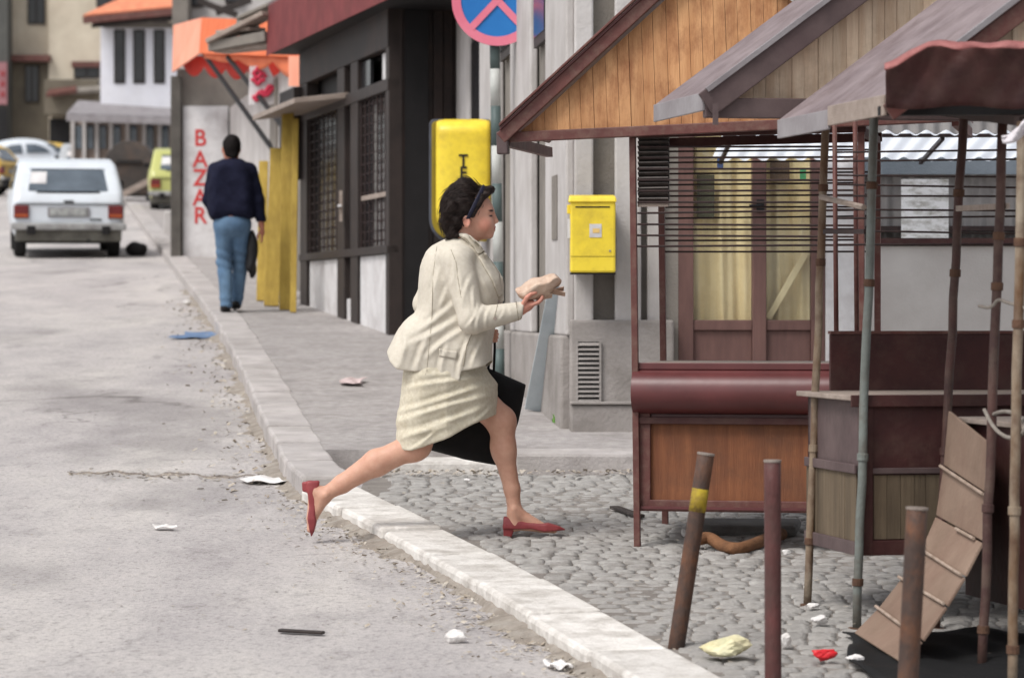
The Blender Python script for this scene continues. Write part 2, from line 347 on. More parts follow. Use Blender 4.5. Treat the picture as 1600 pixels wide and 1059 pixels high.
M_curtain = mat('cream_paper_screen', S(242, 228, 186), S(230, 210, 160), 3, stretch=(3, 3, .6), rough=.8, bump=.2, dirt=S(166, 136, 84), dscale=2, damt=.5)
M_glass = glass('window_glass', (.97, .97, .96), .06, .97)
M_darkglass = mat('dark_window', S(50, 50, 52), S(36, 37, 40), 2, rough=.15, bump=0, spec=.5)
M_carglass = mat('car_glass', S(96, 106, 116), S(66, 74, 82), 1.5, rough=.08, bump=0, spec=.6)
M_grey_sheet = mat('light_grey_panel', S(190, 186, 182), S(176, 171, 167), 2, rough=.8, bump=.2, dirt=S(158, 150, 145), dscale=1.5, damt=.5)
M_corr = mat('grey_corrugated', S(150, 146, 144), S(132, 128, 126), 4, rough=.7, bump=.2)
M_blueboard = mat('pale_blue_board', S(194, 203, 207), S(176, 187, 193), 3, rough=.6, bump=.15, dirt=S(140, 150, 156), dscale=3, damt=.5)

# ---------------------------------------------------------------- ground, road, kerbs, pavement, square
m = MB(); m.add([(-150, 1, gz(1)), (150, 1, gz(1)), (150, 260, gz(260)), (-150, 260, gz(260))], [(0, 1, 2, 3)])
struct(m.build('road', M_asphalt))

KH, KL = 0.12, 0.07
up_px = [(277, 419), (305, 455), (338, 499), (376, 570), (403, 635), (430, 689), (446, 722), (471, 745)]
lo_px = [(528, 774), (640, 848), (760, 920), (880, 992), (985, 1056), (1085, 1120)]
line_u = [G(x, y, KH).xy for x, y in up_px]; line_l = [G(x, y, KL).xy for x, y in lo_px]
line_u.insert(0, line_u[0] + (line_u[0] - line_u[2]).normalized() * 45)
line_l[0] = line_u[-1]
def resample(pts, step):
    out = [pts[0].copy()]; rem = step
    for i in range(len(pts) - 1):
        a, b = pts[i], pts[i + 1]; L = (b - a).length; t = rem
        while t < L: out.append(a + (b - a) * (t / L)); t += step
        rem = t - L
    out.append(pts[-1].copy()); return out
def smooth_line(pts, n=2):
    for _ in range(n):
        q = [pts[0]]
        for i in range(len(pts) - 1): q += [pts[i] * .75 + pts[i + 1] * .25, pts[i] * .25 + pts[i + 1] * .75]
        pts = q + [pts[-1]]
    return pts
line_u = smooth_line(line_u); line_l = smooth_line(line_l)
def inner(pts, w):
    out = []
    for i, p in enumerate(pts):
        d = (pts[min(i + 1, len(pts) - 1)] - pts[max(i - 1, 0)]).normalized(); out.append(p + Vector((-d.y, d.x)) * w)
    return out
kerb_u = struct(bpy.data.objects.new('pavement_kerb', None)); COL.objects.link(kerb_u)
kerb_l = struct(bpy.data.objects.new('square_kerb', None)); COL.objects.link(kerb_l)
def kerb(pts, step, h, w, root, m, maxn=300):
    st = resample(pts, step); inn = inner(st, w)
    root.location = (st[-1].x, st[-1].y, gz(st[-1].y))
    for i in range(len(st) - 1):
        a, b, c, d = st[i], st[i + 1], inn[i + 1], inn[i]; g = .014 / step
        a, b = a + (b - a) * g, b - (b - a) * g; c, d = c + (d - c) * g, d - (d - c) * g
        j = lambda s=.006: random.uniform(-s, s); dz = j(.008); k = j(.008)
        off = Vector((k, k * .3))
        M = MB(); lo = [(p.x, p.y, gz(p.y) - .15) for p in (a + off, b + off, c, d)]; hi = [(p.x + j(.004), p.y, gz(p.y) + h + dz + j(.004)) for p in (a + off, b + off, c, d)]
        M.hexa(lo + hi); M.build('kerbstone', m, root, bevel=.018)
kerb(line_u, .48, KH, .26, kerb_u, M_kerb2)
kerb(line_l, .85, KL, .29, kerb_l, M_kerb)

# transverse kerb where the pavement ends at the square
YT = 17.0
corner = line_u[-1]
tk = struct(bpy.data.objects.new('corner_kerb', None)); COL.objects.link(tk); tk.location = (0, YT, gz(YT))
x0 = corner.x + .24; xs = [x0]
while xs[-1] < 3.6: xs.append(xs[-1] + random.uniform(.7, .9))
for i in range(len(xs) - 1):
    j = lambda s=.008: random.uniform(-s, s)
    y0 = YT + j(.012); h = KH + j(.006) - (0.05 if i == 0 else 0)
    MB().hexa([(xs[i] + .008, y0, gz(y0) - .1), (xs[i + 1] - .008, y0 + j(), gz(y0) - .1), (xs[i + 1] - .008, YT + .24, gz(YT) - .1), (xs[i] + .008, YT + .24, gz(YT) - .1),
               (xs[i] + .008, y0 + .01, gz(y0) + h + j()), (xs[i + 1] - .008, y0 + .01 + j(), gz(y0) + h + j()), (xs[i + 1] - .008, YT + .24, gz(YT + .24) + h), (xs[i] + .008, YT + .24, gz(YT + .24) + h)]).build('kerbstone', M_kerb2 if i else M_kerb, tk, bevel=.02)

# pavement slab between kerb and walls
inn = inner(resample(line_u, 1.0), .25)
poly = [p for p in inn if p.y > YT + .25]; poly = poly + [Vector((poly[-1].x, YT + .235))]
M = MB()
ring = [(p.x, p.y) for p in poly] + [(4.5, YT + .235), (4.5, 26), (1.0, 32), (-2.0, 50), (-6, 86)]
M.prism([(x, y, gz(y) + KH - .30) for x, y in ring], (0, 0, .292))
struct(M.build('pavement', M_pave))

# cobbled square
def kerb_x(Y):
    pts = inner(line_l, .30)
    for i in range(len(pts) - 1):
        a, b = pts[i], pts[i + 1]
        if min(a.y, b.y) <= Y <= max(a.y, b.y): t = (Y - a.y) / (b.y - a.y); return a.x + (b.x - a.x) * t
    return pts[0].x if Y > pts[0].y else pts[-1].x
M = MB()
ys = np.linspace(9.4, YT + .02, 30)
M.grid(lambda u, v: (kerb_x(9.4 + v * (YT - 9.38)) - .02 + u * (4.2 - kerb_x(9.4 + v * (YT - 9.38))), 9.4 + v * (YT - 9.38), gz(9.4 + v * (YT - 9.38)) + .0025), 1, 40)
square = struct(M.build('cobbled_square', M_mortar))
def cob_mesh(k):
    rnd = random.Random(k); w, d = .0515, .0445; N = 4; vs = []; fs = []
    er = [rnd.uniform(.88, 1.06) for _ in range(20)]
    for j in range(N + 1):
        for i in range(N + 1):
            u, v = i / N * 2 - 1, j / N * 2 - 1
            c = 1 - .13 * (abs(u * v)) ** 2
            z = .017 - .0045 * max(abs(u), abs(v)) ** 6 + rnd.uniform(-.0025, .0025)
            vs.append((u * w * c * er[j], v * d * c * er[i + 6], z))
    for j in range(N):
        for i in range(N): a = j * (N + 1) + i; fs.append((a, a + 1, a + N + 2, a + N + 1))
    rim = [i for i in range(N + 1)] + [j * (N + 1) + N for j in range(1, N + 1)] + [N * (N + 1) + i for i in range(N - 1, -1, -1)] + [j * (N + 1) for j in range(N - 1, 0, -1)]
    b0 = len(vs)
    for r in rim: x, y, z = vs[r]; vs.append((x * 1.06, y * 1.06, -.02))
    for q in range(len(rim)): q2 = (q + 1) % len(rim); fs.append((rim[q], b0 + q, b0 + q2, rim[q2]))
    return vs, fs
cvar = [cob_mesh(k) for k in range(10)]
cme = []
for vs, fs in cvar:
    me = bpy.data.meshes.new('cobblestone'); me.from_pydata(vs, [], fs); me.materials.append(M_cobble); me.polygons.foreach_set('use_smooth', [True] * len(fs)); cme.append(me)
spots = []; Y = 9.9; row = 0
while Y < YT - .07:
    X = kerb_x(Y) + .07 + random.uniform(0, .07)
    while X < .185 * Y + .35:
        wsc = random.uniform(.82, 1.25)
        X += .050 * wsc
        yy = Y + random.uniform(-.012, .012) + .03 * math.sin(X * 1.9 + row * .05)
        dip = .006 * math.sin(X * 2.3 + 1) * math.sin(Y * 1.9) + random.uniform(-.004, .004)
        spots.append((X, yy, gz(yy) - .006 + dip, random.uniform(-.09, .09), wsc, random.uniform(.9, 1.1)))
        X += .050 * wsc + .006
    Y += .096; row += 1
def hidden_px(s):      # outside the picture
    x = 800 + F * s[0] / s[1]; y = 198 + F * EYE / s[1]; return x > 1600 or y > 1064
vis = sorted([s for s in spots if not hidden_px(s)], key=lambda s: s[1]); near = vis[:300]; rest = [s for s in spots if s not in set(near)]
def cmat(s): return Matrix.Translation((s[0], s[1], s[2])) @ Matrix.Rotation(math.atan(GR), 4, 'X') @ Matrix.Rotation(s[3], 4, 'Z') @ Matrix.Diagonal((s[4], s[5], 1, 1))
for s in near:
    o = bpy.data.objects.new('cobblestone', random.choice(cme)); COL.objects.link(o); o.parent = square; o.matrix_local = cmat(s)
M = MB()
for s in rest:
    vs, fs = random.choice(cvar); mm = cmat(s); M.add([mm @ Vector(v) for v in vs], fs)
stuff(M.build('far_cobblestones', M_cobble, square, smooth=True, fix=False))


# ---------------------------------------------------------------- grey corner building with pilasters
YF = 18.4; C0 = Vector((.35, YF, 0)); U = Vector((-.0912, .9958, 0)); NR = Vector((-.9958, -.0912, 0))
zb = gz(YF) + KH - .02
cb = empty('corner_building', (C0.x, C0.y, zb), 'grey rendered corner building with pale pilasters and a brown glazed shop door', 'building')
ZT = 7.5
# infill walls (dark render), street side and square side
MB().obox(C0 + NR * 0 + Vector((0, 0, zb - .3)) - NR * .02, U * 9.2, -NR * .3, (0, 0, ZT - zb + .3)).build('street_wall', M_plaster_d, cb)
XD0, XD1 = (1060 - 800) / F * YF, (1290 - 800) / F * YF
ZD = 3.22
XW0 = (1345 - 800) / F * YF
M = MB()
M.box(.36, XD0, YF + .02, YF + .3, zb - .3, ZT)
M.build('square_wall', M_plaster_d, cb)
MB().box(XD0, 4.6, YF + .02, YF + .3, ZD, ZT).build('upper_wall', M_plaster, cb)
MB().box(XD1, XW0, YF, YF + .3, zb - .3, ZD).build('door_pier', M_white, cb, bevel=.01)
def pil(t0, t1, top=ZT):
    MB().obox(C0 + U * t0 + Vector((0, 0, zb + .55)) + NR * .04, U * (t1 - t0), -NR * .05, (0, 0, top - zb - .55)).build('pilaster', M_plaster, cb, bevel=.012)
for a, b in ((0, 1.18), (2.13, 3.55), (4.59, 6.15), (7.2, 8.9)): pil(a, b)
for x0, x1, d in ((.357, .466, .07), (.589, .74, .07), (.775, .86, .04)):
    MB().box(x0, x1, YF - d, YF + .018, zb + .62, ZT).build('pilaster', M_plaster, cb, bevel=.012)
# windows high in the recesses of the street side
for t0, t1, z0, z1 in ((6.25, 7.1, 3.0, 4.0), (3.65, 4.5, 3.6, 5.2), (1.28, 2.05, 3.5, 5.0)):
    w = MB().obox(C0 + U * t0 + NR * .0 + Vector((0, 0, z0)), U * (t1 - t0), NR * .025, (0, 0, z1 - z0)).build('window', M_shopframe, cb)
    MB().obox(C0 + U * (t0 + .06) + NR * .026 + Vector((0, 0, z0 + .06)), U * (t1 - t0 - .12), NR * .006, (0, 0, z1 - z0 - .12)).build('pane', M_darkglass, w)
# plinth
MB().obox(C0 + U * .02 + Vector((0, 0, zb - .2)) + NR * .07, U * 8.9, -NR * .08, (0, 0, .2 + .55)).build('plinth', M_plinth, cb, bevel=.015)
MB().box(.33, XD0 - .03, YF - .10, YF + .015, zb - .2, zb + .64).build('plinth', M_plinth, cb, bevel=.015)
MB().box(.335, .95, YF - .17, YF - .102, zb - .2, zb + .155).build('plinth_step', M_plinth, cb, bevel=.012)
MB().box(.33, .96, YF - .185, YF - .102, zb + .158, zb + .175).build('plinth_ledge', M_plinth, cb, bevel=.005)
# vent with louvre slats
vx0, vx1 = (903 - 800) / F * (YF - .1), (936 - 800) / F * (YF - .1); vz1 = EYE + (HZ - 534) / F * (YF - .1); vz0 = EYE + (HZ - 643) / F * (YF - .1)
vent = MB().box(vx0, vx1, YF - .104, YF - .1015, vz0, vz1).build('vent', M_dark, cb)
n = 15
for i in range(n):
    z = vz0 + (vz1 - vz0) * (i + .5) / n; MB().hexa([(vx0, YF - .125, z - .009), (vx1, YF - .125, z - .009), (vx1, YF - .1045, z + .002), (vx0, YF - .1045, z + .002), (vx0, YF - .125, z - .003), (vx1, YF - .125, z - .003), (vx1, YF - .1045, z + .008), (vx0, YF - .1045, z + .008)]).build('slat', M_plinth, vent)
for a, b in ((vx0 - .012, vx0), (vx1, vx1 + .012)): MB().box(a, b, YF - .122, YF - .1012, vz0, vz1).build('vent_frame', M_plinth, vent)
# narrow dark slot on the corner pilaster
MB().obox(C0 + U * .45 + NR * .041 + Vector((0, 0, 2.25)), U * .28, NR * .006, (0, 0, .38)).build('slot', M_plaster_d, cb)
# shop door: frame, rails, panes, lower panels
door = MB(); zd0 = zb - .02
def dx(x): return (x - 800) / F * YF
def dz(y): return EYE + (HZ - y) / F * YF
door.box(XD0, dx(1084), YF + .02, YF + .12, zd0, ZD); door.box(dx(1268), XD1, YF + .02, YF + .12, zd0, ZD); door.box(dx(1084), dx(1268), YF + .02, YF + .12, dz(110), ZD)
dr = door.build('door', M_door, cb, bevel=.006)
MB().box(dx(1176), dx(1198), YF + .015, YF + .125, zd0, dz(110)).build('mullion', M_door, dr, bevel=.006)
for a, b in ((1084, 1176), (1198, 1268)):
    MB().box(dx(a), dx(b), YF + .03, YF + .11, dz(516), dz(500)).build('rail', M_door, dr, bevel=.004)
    MB().box(dx(a), dx(b), YF + .05, YF + .09, zd0, dz(516)).build('lower_panel', M_door, dr, bevel=.004)
    MB().box(dx(a), dx(b), YF + .06, YF + .066, dz(500), dz(110)).build('pane', M_glass, dr)
MB().box(dx(1182), dx(1194), YF - .01, YF + .014, dz(332), dz(312)).build('door_lock', M_dark, dr, bevel=.003)
MB().tube([(dx(1188), YF - .03, dz(322)), (dx(1170), YF - .03, dz(322))], .008, 8).build('handle', M_dark, dr)
# pleated screen and notices inside the door
M = MB()
M.grid(lambda u, v: (XD0 + .02 + u * (XD1 - XD0 - .04), YF + .15 + .018 * math.sin(u * 31 + 1.9 * math.sin(v * 4)) + .007 * math.sin(u * 77 + 3 * v), zd0 + .3 + v * (ZD - zd0 - .2)), 120, 10)
tag(M.build('paper_screen', M_curtain, None, smooth=True), 'pleated cream paper screen hanging inside the brown shop door', 'screen')
def notice(nm, x0, x1, y0, y1, m, lab, yy=YF + .085):
    tag(MB().hexa([(dx(x0), yy, dz(y1)), (dx(x1), yy + .01, dz(y1)), (dx(x1), yy + .014, dz(y1)), (dx(x0), yy + .004, dz(y1)), (dx(x0), yy, dz(y0)), (dx(x1), yy + .01, dz(y0)), (dx(x1), yy + .014, dz(y0)), (dx(x0), yy + .004, dz(y0))]).build(nm, m), lab, 'notice')
notice('notice', 1090, 1118, 272, 340, mat('olive_card', S(84, 84, 66), rough=.8), 'dark olive card hanging behind the left pane of the brown shop door')
notice('notice', 1205, 1236, 252, 282, mat('brown_card', S(96, 76, 58), rough=.8), 'brown card hanging behind the right pane of the brown shop door')
notice('notice', 1252, 1262, 262, 282, mat('green_card', S(90, 190, 130), rough=.7), 'small green tag hanging behind the right pane of the brown shop door')
notice('notice', 1122, 1132, 240, 262, mat('blue_card', S(70, 96, 150), rough=.7), 'small blue tag hanging behind the left pane of the brown shop door')
p0 = Vector((dx(1202), YF + .10, dz(498))); p1 = Vector((dx(1262), YF + .10, dz(395)))
tag(MB().beam(p0, p1, .02, .04).build('wooden_batten', M_curtain, bevel=.004), 'pale batten leaning behind the right pane of the brown shop door', 'batten')
# dark room behind the door and shop window
MB().box(XD0 - .3, 4.6, YF + .9, YF + 1.0, zb - .3, ZD).build('room_back', mat('room_wall', S(150, 138, 116), rough=.9), cb)
MB().box(XD0 - .3, 4.6, YF + .3, YF + 1.0, zb - .3, zb + .1).build('room_floor', M_mortar, cb)
# shop window bay to the right: grey shutter panel, rail, corrugated band
MB().box(XW0, 4.6, YF + .02, YF + .2, zb - .3, dz(536)).build('stall_riser', M_darkred, cb, bevel=.01)
MB().box(XW0, 4.6, YF + .03, YF + .10, dz(535), dz(384)).build('grey_panel', M_grey_sheet, cb, bevel=.004)
MB().box(XW0, 4.6, YF + .0, YF + .12, dz(383), dz(372)).build('rail', M_darkred, cb, bevel=.005)
MB().box(XW0, 4.6, YF + .01, YF + .11, dz(361), dz(353)).build('rail', M_rod, cb, bevel=.003)
M = MB(); nC = 90
M.grid(lambda u, v: (XW0 + u * (4.6 - XW0), YF + .12 + .012 * math.sin(u * nC * 2), dz(371) + v * (ZD - dz(371))), 300, 1)
M.build('corrugated_band', M_corr, cb, smooth=True)
MB().box(XW0, 4.6, YF + .04, YF + .07, dz(272), dz(240)).build('window_band', mat('blue_grey_band', S(110, 118, 126), S(84, 92, 100), 3, rough=.4), cb)
# patterned white poster
pm = mat('poster_print', S(232, 232, 232), S(222, 222, 222), 3, rough=.6, bump=0, dirt=S(112, 104, 84), dscale=9, damt=1.0, dstretch=(1, 1, 2.4))
tag(MB().box(dx(1408), dx(1482), YF - .004, YF - .001, dz(372), dz(280)).build('poster', pm), 'white poster with dark blotched picture in the shop window right of the door', 'poster')
# translucent corrugated canopy over the shopfront
cm = bpy.data.materials.new('translucent_sheet'); cm.use_nodes = True; nt = cm.node_tree; b = nt.nodes['Principled BSDF']
b.inputs['Base Color'].default_value = (*S(222, 230, 240), 1); b.inputs['Roughness'].default_value = .5
tr = nt.nodes.new('ShaderNodeBsdfTranslucent'); tr.inputs[0].default_value = (.85, .9, .98, 1); ms = nt.nodes.new('ShaderNodeMixShader'); ms.inputs[0].default_value = .8
nt.links.new(b.outputs[0], ms.inputs[1]); nt.links.new(tr.outputs[0], ms.inputs[2]); nt.links.new(ms.outputs[0], nt.nodes['Material Output'].inputs[0])
cn = empty('shop_canopy', (dx(1120), YF, dz(230)), 'translucent bluish corrugated canopy sheet above the shop door behind the stalls', 'canopy')
M = MB(); xa, xb = dx(1112), 4.4
M.grid(lambda u, v: (xa + u * (xb - xa), YF - .02 - v * 1.0, dz(249) + v * .10 + .012 * math.sin(u * 190)), 320, 1)
M.build('sheet', cm, cn, smooth=True)
MB().beam((xa, YF - .96, dz(249) + .085), (xb, YF - .96, dz(249) + .085), .03, .02).build('edge_rail', M_rod, cn)
for x in (xa + .05, xa + 1.2, xa + 2.4): MB().beam((x, YF - .01, dz(249) - .02), (x, YF - .96, dz(249) + .07), .02, .02).build('bracket', M_rod, cn)

# ---------------------------------------------------------------- dark wooden shop on the street
A = Vector((-1.99, 31.1, 0)); Bp = Vector((-1.01, 26.7, 0)); AB = (Bp - A); LAB = AB.length; DU = AB.normalized(); DN = Vector((-DU.y, DU.x, 0)); DN = DN if DN.x < 0 else -DN
zs = gz(Bp.y) + KH - .02
shop = empty('dark_shop', (Bp.x, Bp.y, zs), 'dark brown timber shop with barred windows and a maroon sheet roof edge', 'shop')
def tx(x):      # distance along the shop front for photo column x
    k = (x - 800) / F; return (k * A.y - A.x) / (DU.x - k * DU.y)
def sh(x, y):   # front-face point at pixel
    p = A + DU * tx(x); return Vector((p.x, p.y, EYE + (HZ - y) / F * p.y))
def front(x0, x1, z0, z1, out, thick, name, m, par, bevel=0.0):
    a = A + DU * tx(x0); b = A + DU * tx(x1)
    return MB().obox(a + DN * out + Vector((0, 0, z0)), b - a, -DN * thick, (0, 0, z1 - z0)).build(name, m, par, bevel=bevel)
zlow = zs - .3; ztop = 5.2
front(470, 610.5, zlow, ztop, -.12, .2, 'back_wall', M_dark, shop)
# side wall toward the camera made of vertical boards
ex = Vector((-.40, 26.9, 0)); sv = ex - Bp; nb_ = 7
MB().obox(Bp + Vector((0, .03, zlow)), sv, (0, .1, 0), (0, 0, ztop - zlow)).build('side_wall', M_darkbrown, shop)
for i in range(nb_):
    a = Bp + sv * (i / nb_) + sv.normalized() * .004; MB().obox(a + Vector((0, .002 * (i % 2), zlow)), sv / nb_ - sv.normalized() * .008, (0, .025, 0), (0, 0, ztop - zlow)).build('board', M_darkbrown, shop, bevel=.004)
# frame posts and rails
zsill = lambda x: sh(x, 395 if x < 545 else 386).z
Zs = 2.33; Zh = 3.66
for x0, x1 in ((472, 482), (530, 541), (551, 562), (606, 611)): front(x0, x1, zlow, ztop, .02, .12, 'post', M_shopframe, shop, .008)
front(472, 611, Zs - .03, Zs + .04, .035, .1, 'sill', M_shopframe, shop, .006)
front(472, 611, Zh, Zh + .1, .03, .1, 'lintel', M_shopframe, shop, .006)
front(472, 611, Zh + .36, ztop, .03, .1, 'fascia', M_darkbrown, shop, .006)
for x0, x1, m_ in ((484, 529, M_white), (563, 605, M_white)): front(x0, x1, zlow, Zs - .035, .0, .06, 'white_panel', m_, shop, .006)
front(542, 550, zlow, zlow + .62, .0, .05, 'door_kickplate', M_white, shop, .004)
for x0, x1 in ((482, 530), (562, 606)):
    w = front(x0, x1, Zs + .045, Zh - .005, -.05, .02, 'window', M_darkglass, shop)
    n = 15
    for i in range(n):
        z = Zs + .05 + (Zh - Zs - .06) * (i + .5) / n; front(x0, x1, z - .004, z + .004, -.005, .010, 'bar', M_rod, w)
    for i in range(7):
        xx = x0 + (x1 - x0) * (i + .5) / 7; front(xx - .25, xx + .25, Zs + .045, Zh - .005, .009, .012, 'bar', M_rod, w)
for x0, x1, z0, z1 in ((576, 581, 2.5, 3.6), (592, 599, 2.42, 3.62), (601, 604, 2.5, 3.5), (497, 500, 2.9, 3.5)): front(x0, x1, z0, z1, -.047, .002, 'curtain_strip', mat('grey_curtain', S(142, 140, 136), S(104, 102, 100), 9, stretch=(6, 6, .7), rough=.9), shop)
front(541, 551, zlow, Zh, -.03, .05, 'door', M_darkbrown, shop)
for x0, x1 in ((524, 533), (560, 575), (594, 606)): front(x0, x1, Zh + .12, Zh + .34, -.02, .03, 'top_pane', M_white if x0 != 560 else M_darkglass, shop)
front(568, 606, 2.78, 2.82, .02, .03, 'shelf_edge', M_counter, shop)
h_ = sh(541, 322); MB().beam(h_ + DN * .07, h_ + DN * .07 + DU * .12, .02, .02).build('door_handle', M_white, shop, bevel=.004)
MB().beam(h_ + DN * .05 + Vector((0, 0, -.14)), h_ + DN * .05 + Vector((0, 0, .14)), .03, .015).build('handle_plate', M_counter, shop)
# small plank canopy over the window
c0 = sh(474, 180); c1 = sh(545, 160); c1.z = c0.z
MB().obox(c0 + DN * .0, c1 - c0, DN * .5 + Vector((0, 0, -.06)), (0, 0, .05)).build('plank_canopy', M_counter, shop, bevel=.006)
# maroon roof-edge sheet, soffit, broken rafter ends
r0 = Vector((-2.42, 31.5, 4.32)); r1 = Vector((-.68, 24.4, 4.32)); rv = r1 - r0
M_redroof = mat('dull_red_roof', S(126, 64, 64), S(106, 52, 54), 4, rough=.75, bump=.3, bscale=30, dirt=S(88, 50, 48), dscale=3, damt=.6, spec=.2)
MB().obox(r0, rv, Vector((.0, .03, 0)), (0.02, .02, .50)).build('roof_edge', M_redroof, shop, bevel=.01)
MB().obox(r0 + Vector((0.02, .03, .5)), rv, Vector((1.6, .4, .35)), (0, 0, .03)).build('roof_sheet', M_redmetal, shop)
MB().obox(r0 + Vector((.04, .06, .02)), rv, Vector((1.2, .3, 0)), (0, 0, .04)).build('soffit', M_dark, shop)
q0 = r0 + Vector((-.02, .0, 0))
rnd = random.Random(3)
for i, (xa_, ya_, xb_, yb_, w_, m_) in enumerate(((332, 66, 420, 22, .05, M_counter), (335, 74, 424, 58, .10, M_plaster_d), (344, 80, 430, 72, .05, M_counter), (350, 52, 402, 46, .04, M_counter), (382, 30, 432, 8, .04, M_plaster_d), (386, 34, 396, 74, .05, M_plaster_d))):
    MB().beam(P(xa_, ya_, 31.9 + i * .05), P(xb_, yb_, 31.5 + i * .05), .22, w_).build('broken_rafter', m_, shop, bevel=.01)
pl = P(455, 55, 31.3); MB().obox(P(478, 130, 31.0), (.12, 0, 0), (0, .06, 0), (0, 0, .46)).build('name_board', mat('weathered_sign', S(150, 144, 120), S(120, 108, 92), 6, rough=.8), shop, bevel=.005)
front(452, 475, 3.1, 4.0, .1, .08, 'shutter_box', M_darkbrown, shop)

# ---------------------------------------------------------------- building at the bazaar: side wall, awning
YB = 42.6; sB = F / YB
bz = empty('bazaar_building', (P(300, 415, YB).x, YB, gz(YB)), 'grey shop building with a white end panel lettered BAZAR in red', 'building')
def bx_(x): return (x - 800) / F * YB
def bzz(y): return EYE + (HZ - y) / F * YB
MB().box(bx_(276), bx_(470), YB + .02, YB + 8, gz(YB) - .3, bzz(108)).build('wall', M_plaster_d, bz)
MB().box(bx_(286), bx_(357), YB - .02, YB + .015, gz(YB) - .1, bzz(166)).build('white_panel', M_white, bz, bevel=.01)
MB().box(bx_(268), bx_(284), YB - .12, YB + .1, gz(YB) - .2, bzz(120)).build('corner_post', mat('dark_grey_post', S(96, 92, 86), S(74, 70, 66), 4, rough=.8), bz, bevel=.01)
MB().box(bx_(357), bx_(372), YB - .01, YB + .015, gz(YB) - .1, bzz(190)).build('door_gap', M_dark, bz)
MB().box(bx_(372), bx_(430), YB - .03, YB + .015, gz(YB) - .1, bzz(160)).build('side_panel', M_plaster, bz, bevel=.01)
MB().box(bx_(400), bx_(408), YB - .06, YB - .032, gz(YB) - .1, bzz(160)).build('pilaster_strip', M_plaster_d, bz)
M_red = mat('red_lettering', S(200, 60, 58), S(188, 50, 50), 6, rough=.6, bump=0)
for ch, y in zip('BAZAR', (217, 250, 279, 310, 338)):
    text_mesh(ch, .31, (bx_(313), YB - .024, bzz(y)), M_red, bz, 'letter', bold=.004, sx=.95, extrude=.003)
# orange awning with scalloped valance
M_or = mat('orange_awning', S(226, 122, 78), S(212, 104, 62), 2.5, rough=.7, bump=.2, bscale=20)
M_orp = mat('pale_orange_awning', S(240, 168, 142), S(232, 152, 124), 2, rough=.7, bump=.2, bscale=20)
M_ord = mat('red_valance', S(206, 50, 32), S(190, 42, 28), 3, rough=.7, bump=.1)
aw = empty('shop_awning', (bx_(340), YB - .6, bzz(110)), 'orange shop awning with scalloped red valance over the BAZAR wall', 'awning')
ya, yb_ = YB - 2.6, YB + 1.4
a0, a1, a2, a3 = P(318, 72, YB), P(314, 28, YB + 1), P(480, 30, YB - 1.5), P(478, 82, YB - 3)
MB().add([P(270, 113, YB - .05), P(312, 84, 40.5), P(316, 28, 40.8), P(272, 40, YB)], [(0, 1, 2, 3)]).build('side_flap', M_orp, aw, solid=.02)
MB().add([P(312, 84, 40.5), P(480, 90, 33.0), P(480, 34, 33.3), P(316, 28, 40.8)], [(0, 1, 2, 3)]).build('top_cloth', M_or, aw, solid=.02)
M = MB()
def val(u, v):
    p = P(286 + u * 150, 84 + u * 8, YB - .1 - u * 5.0); sc_ = .14 + .13 * abs(math.sin(u * PI * 4.5)); return (p.x, p.y + .02 * math.sin(u * 20), p.z - v * sc_ - .02)
M.grid(val, 60, 3).build('red_valance', M_ord, aw, smooth=True, solid=.01)
M = MB()
def val2(u, v):
    p = P(318 + u * 162, 84 + u * 6, 40.4 - u * 7.4); sc_ = (.06 + .20 * u * abs(math.sin(u * PI * 3))); return (p.x, p.y, p.z - v * sc_)
M.grid(val2, 60, 3).build('front_valance', M_or, aw, smooth=True, solid=.01)
MB().add([P(452, 88, 33.9), P(480, 88, 32.95), P(478, 135, 32.95), P(452, 135, 33.9)], [(0, 1, 2, 3)]).build('end_flap', M_orp, aw, solid=.015)
MB().tube([P(318, 84, 40.5), P(432, 242, 36.4)], .03, 8).build('strut', M_dark, aw)
MB().tube([P(356, 90, 38.6), P(464, 226, 34.2)], .03, 8).build('strut', M_dark, aw)
# small red and white sign under the awning
sg = empty('hanging_sign', P(416, 165, 36.5), 'small white sign with smudged red writing under the orange awning', 'sign')
MB().prism([P(388, 164, 36.5), P(446, 162, 36.5), P(444, 130, 36.5), P(430, 128, 36.5), P(418, 102, 36.5), P(390, 104, 36.5)], (0, .03, 0)).build('sign_board', M_white, sg)
rnd = random.Random(9)
for (x, y, L_) in ((394, 118, 22), (393, 128, 20), (396, 110, 14), (398, 150, 30), (394, 156, 20), (408, 143, 24)):
    pts = [P(x + L_ * t, y + 4 * math.sin(t * 9 + x) - 8 * t * (1 if y > 140 else 0), 36.48) for t in np.linspace(0, 1, 10)]
    MB().tube(pts, .024, 6).build('red_stroke', mat('sign_red', S(204, 58, 84), rough=.6, bump=0), sg)

# grey houses behind the bazaar and dark shop
gb = empty('grey_house', (P(340, 200, 60).x, 60, gz(60)), 'weathered grey house rising behind the orange awning', 'building')
MB().box(P(276, 0, 60).x, P(560, 0, 60).x, 60, 66, gz(60) - .3, 11).build('wall', M_plaster, gb)
for x0, x1, y0, y1 in ((296, 318, -40, 12), (352, 380, -50, 6)):
    w = MB().box(P(x0, 0, 60).x, P(x1, 0, 60).x, 59.9, 59.99, P(0, y1, 60).z, P(0, y0, 60).z).build('window', M_shopframe, gb)
    MB().box(P(x0 + 3, 0, 60).x, P(x1 - 3, 0, 60).x, 59.88, 59.898, P(0, y1 - 3, 60).z, P(0, y0 + 3, 60).z).build('pane', M_darkglass, w)
for xa_, ya_, xb_, yb2 in ((310, 2, 370, 24), (338, 20, 392, 0)): MB().beam(P(xa_, ya_, 59.4), P(xb_, yb2, 59.3), .1, .12).build('eave_beam', M_shopframe, gb)
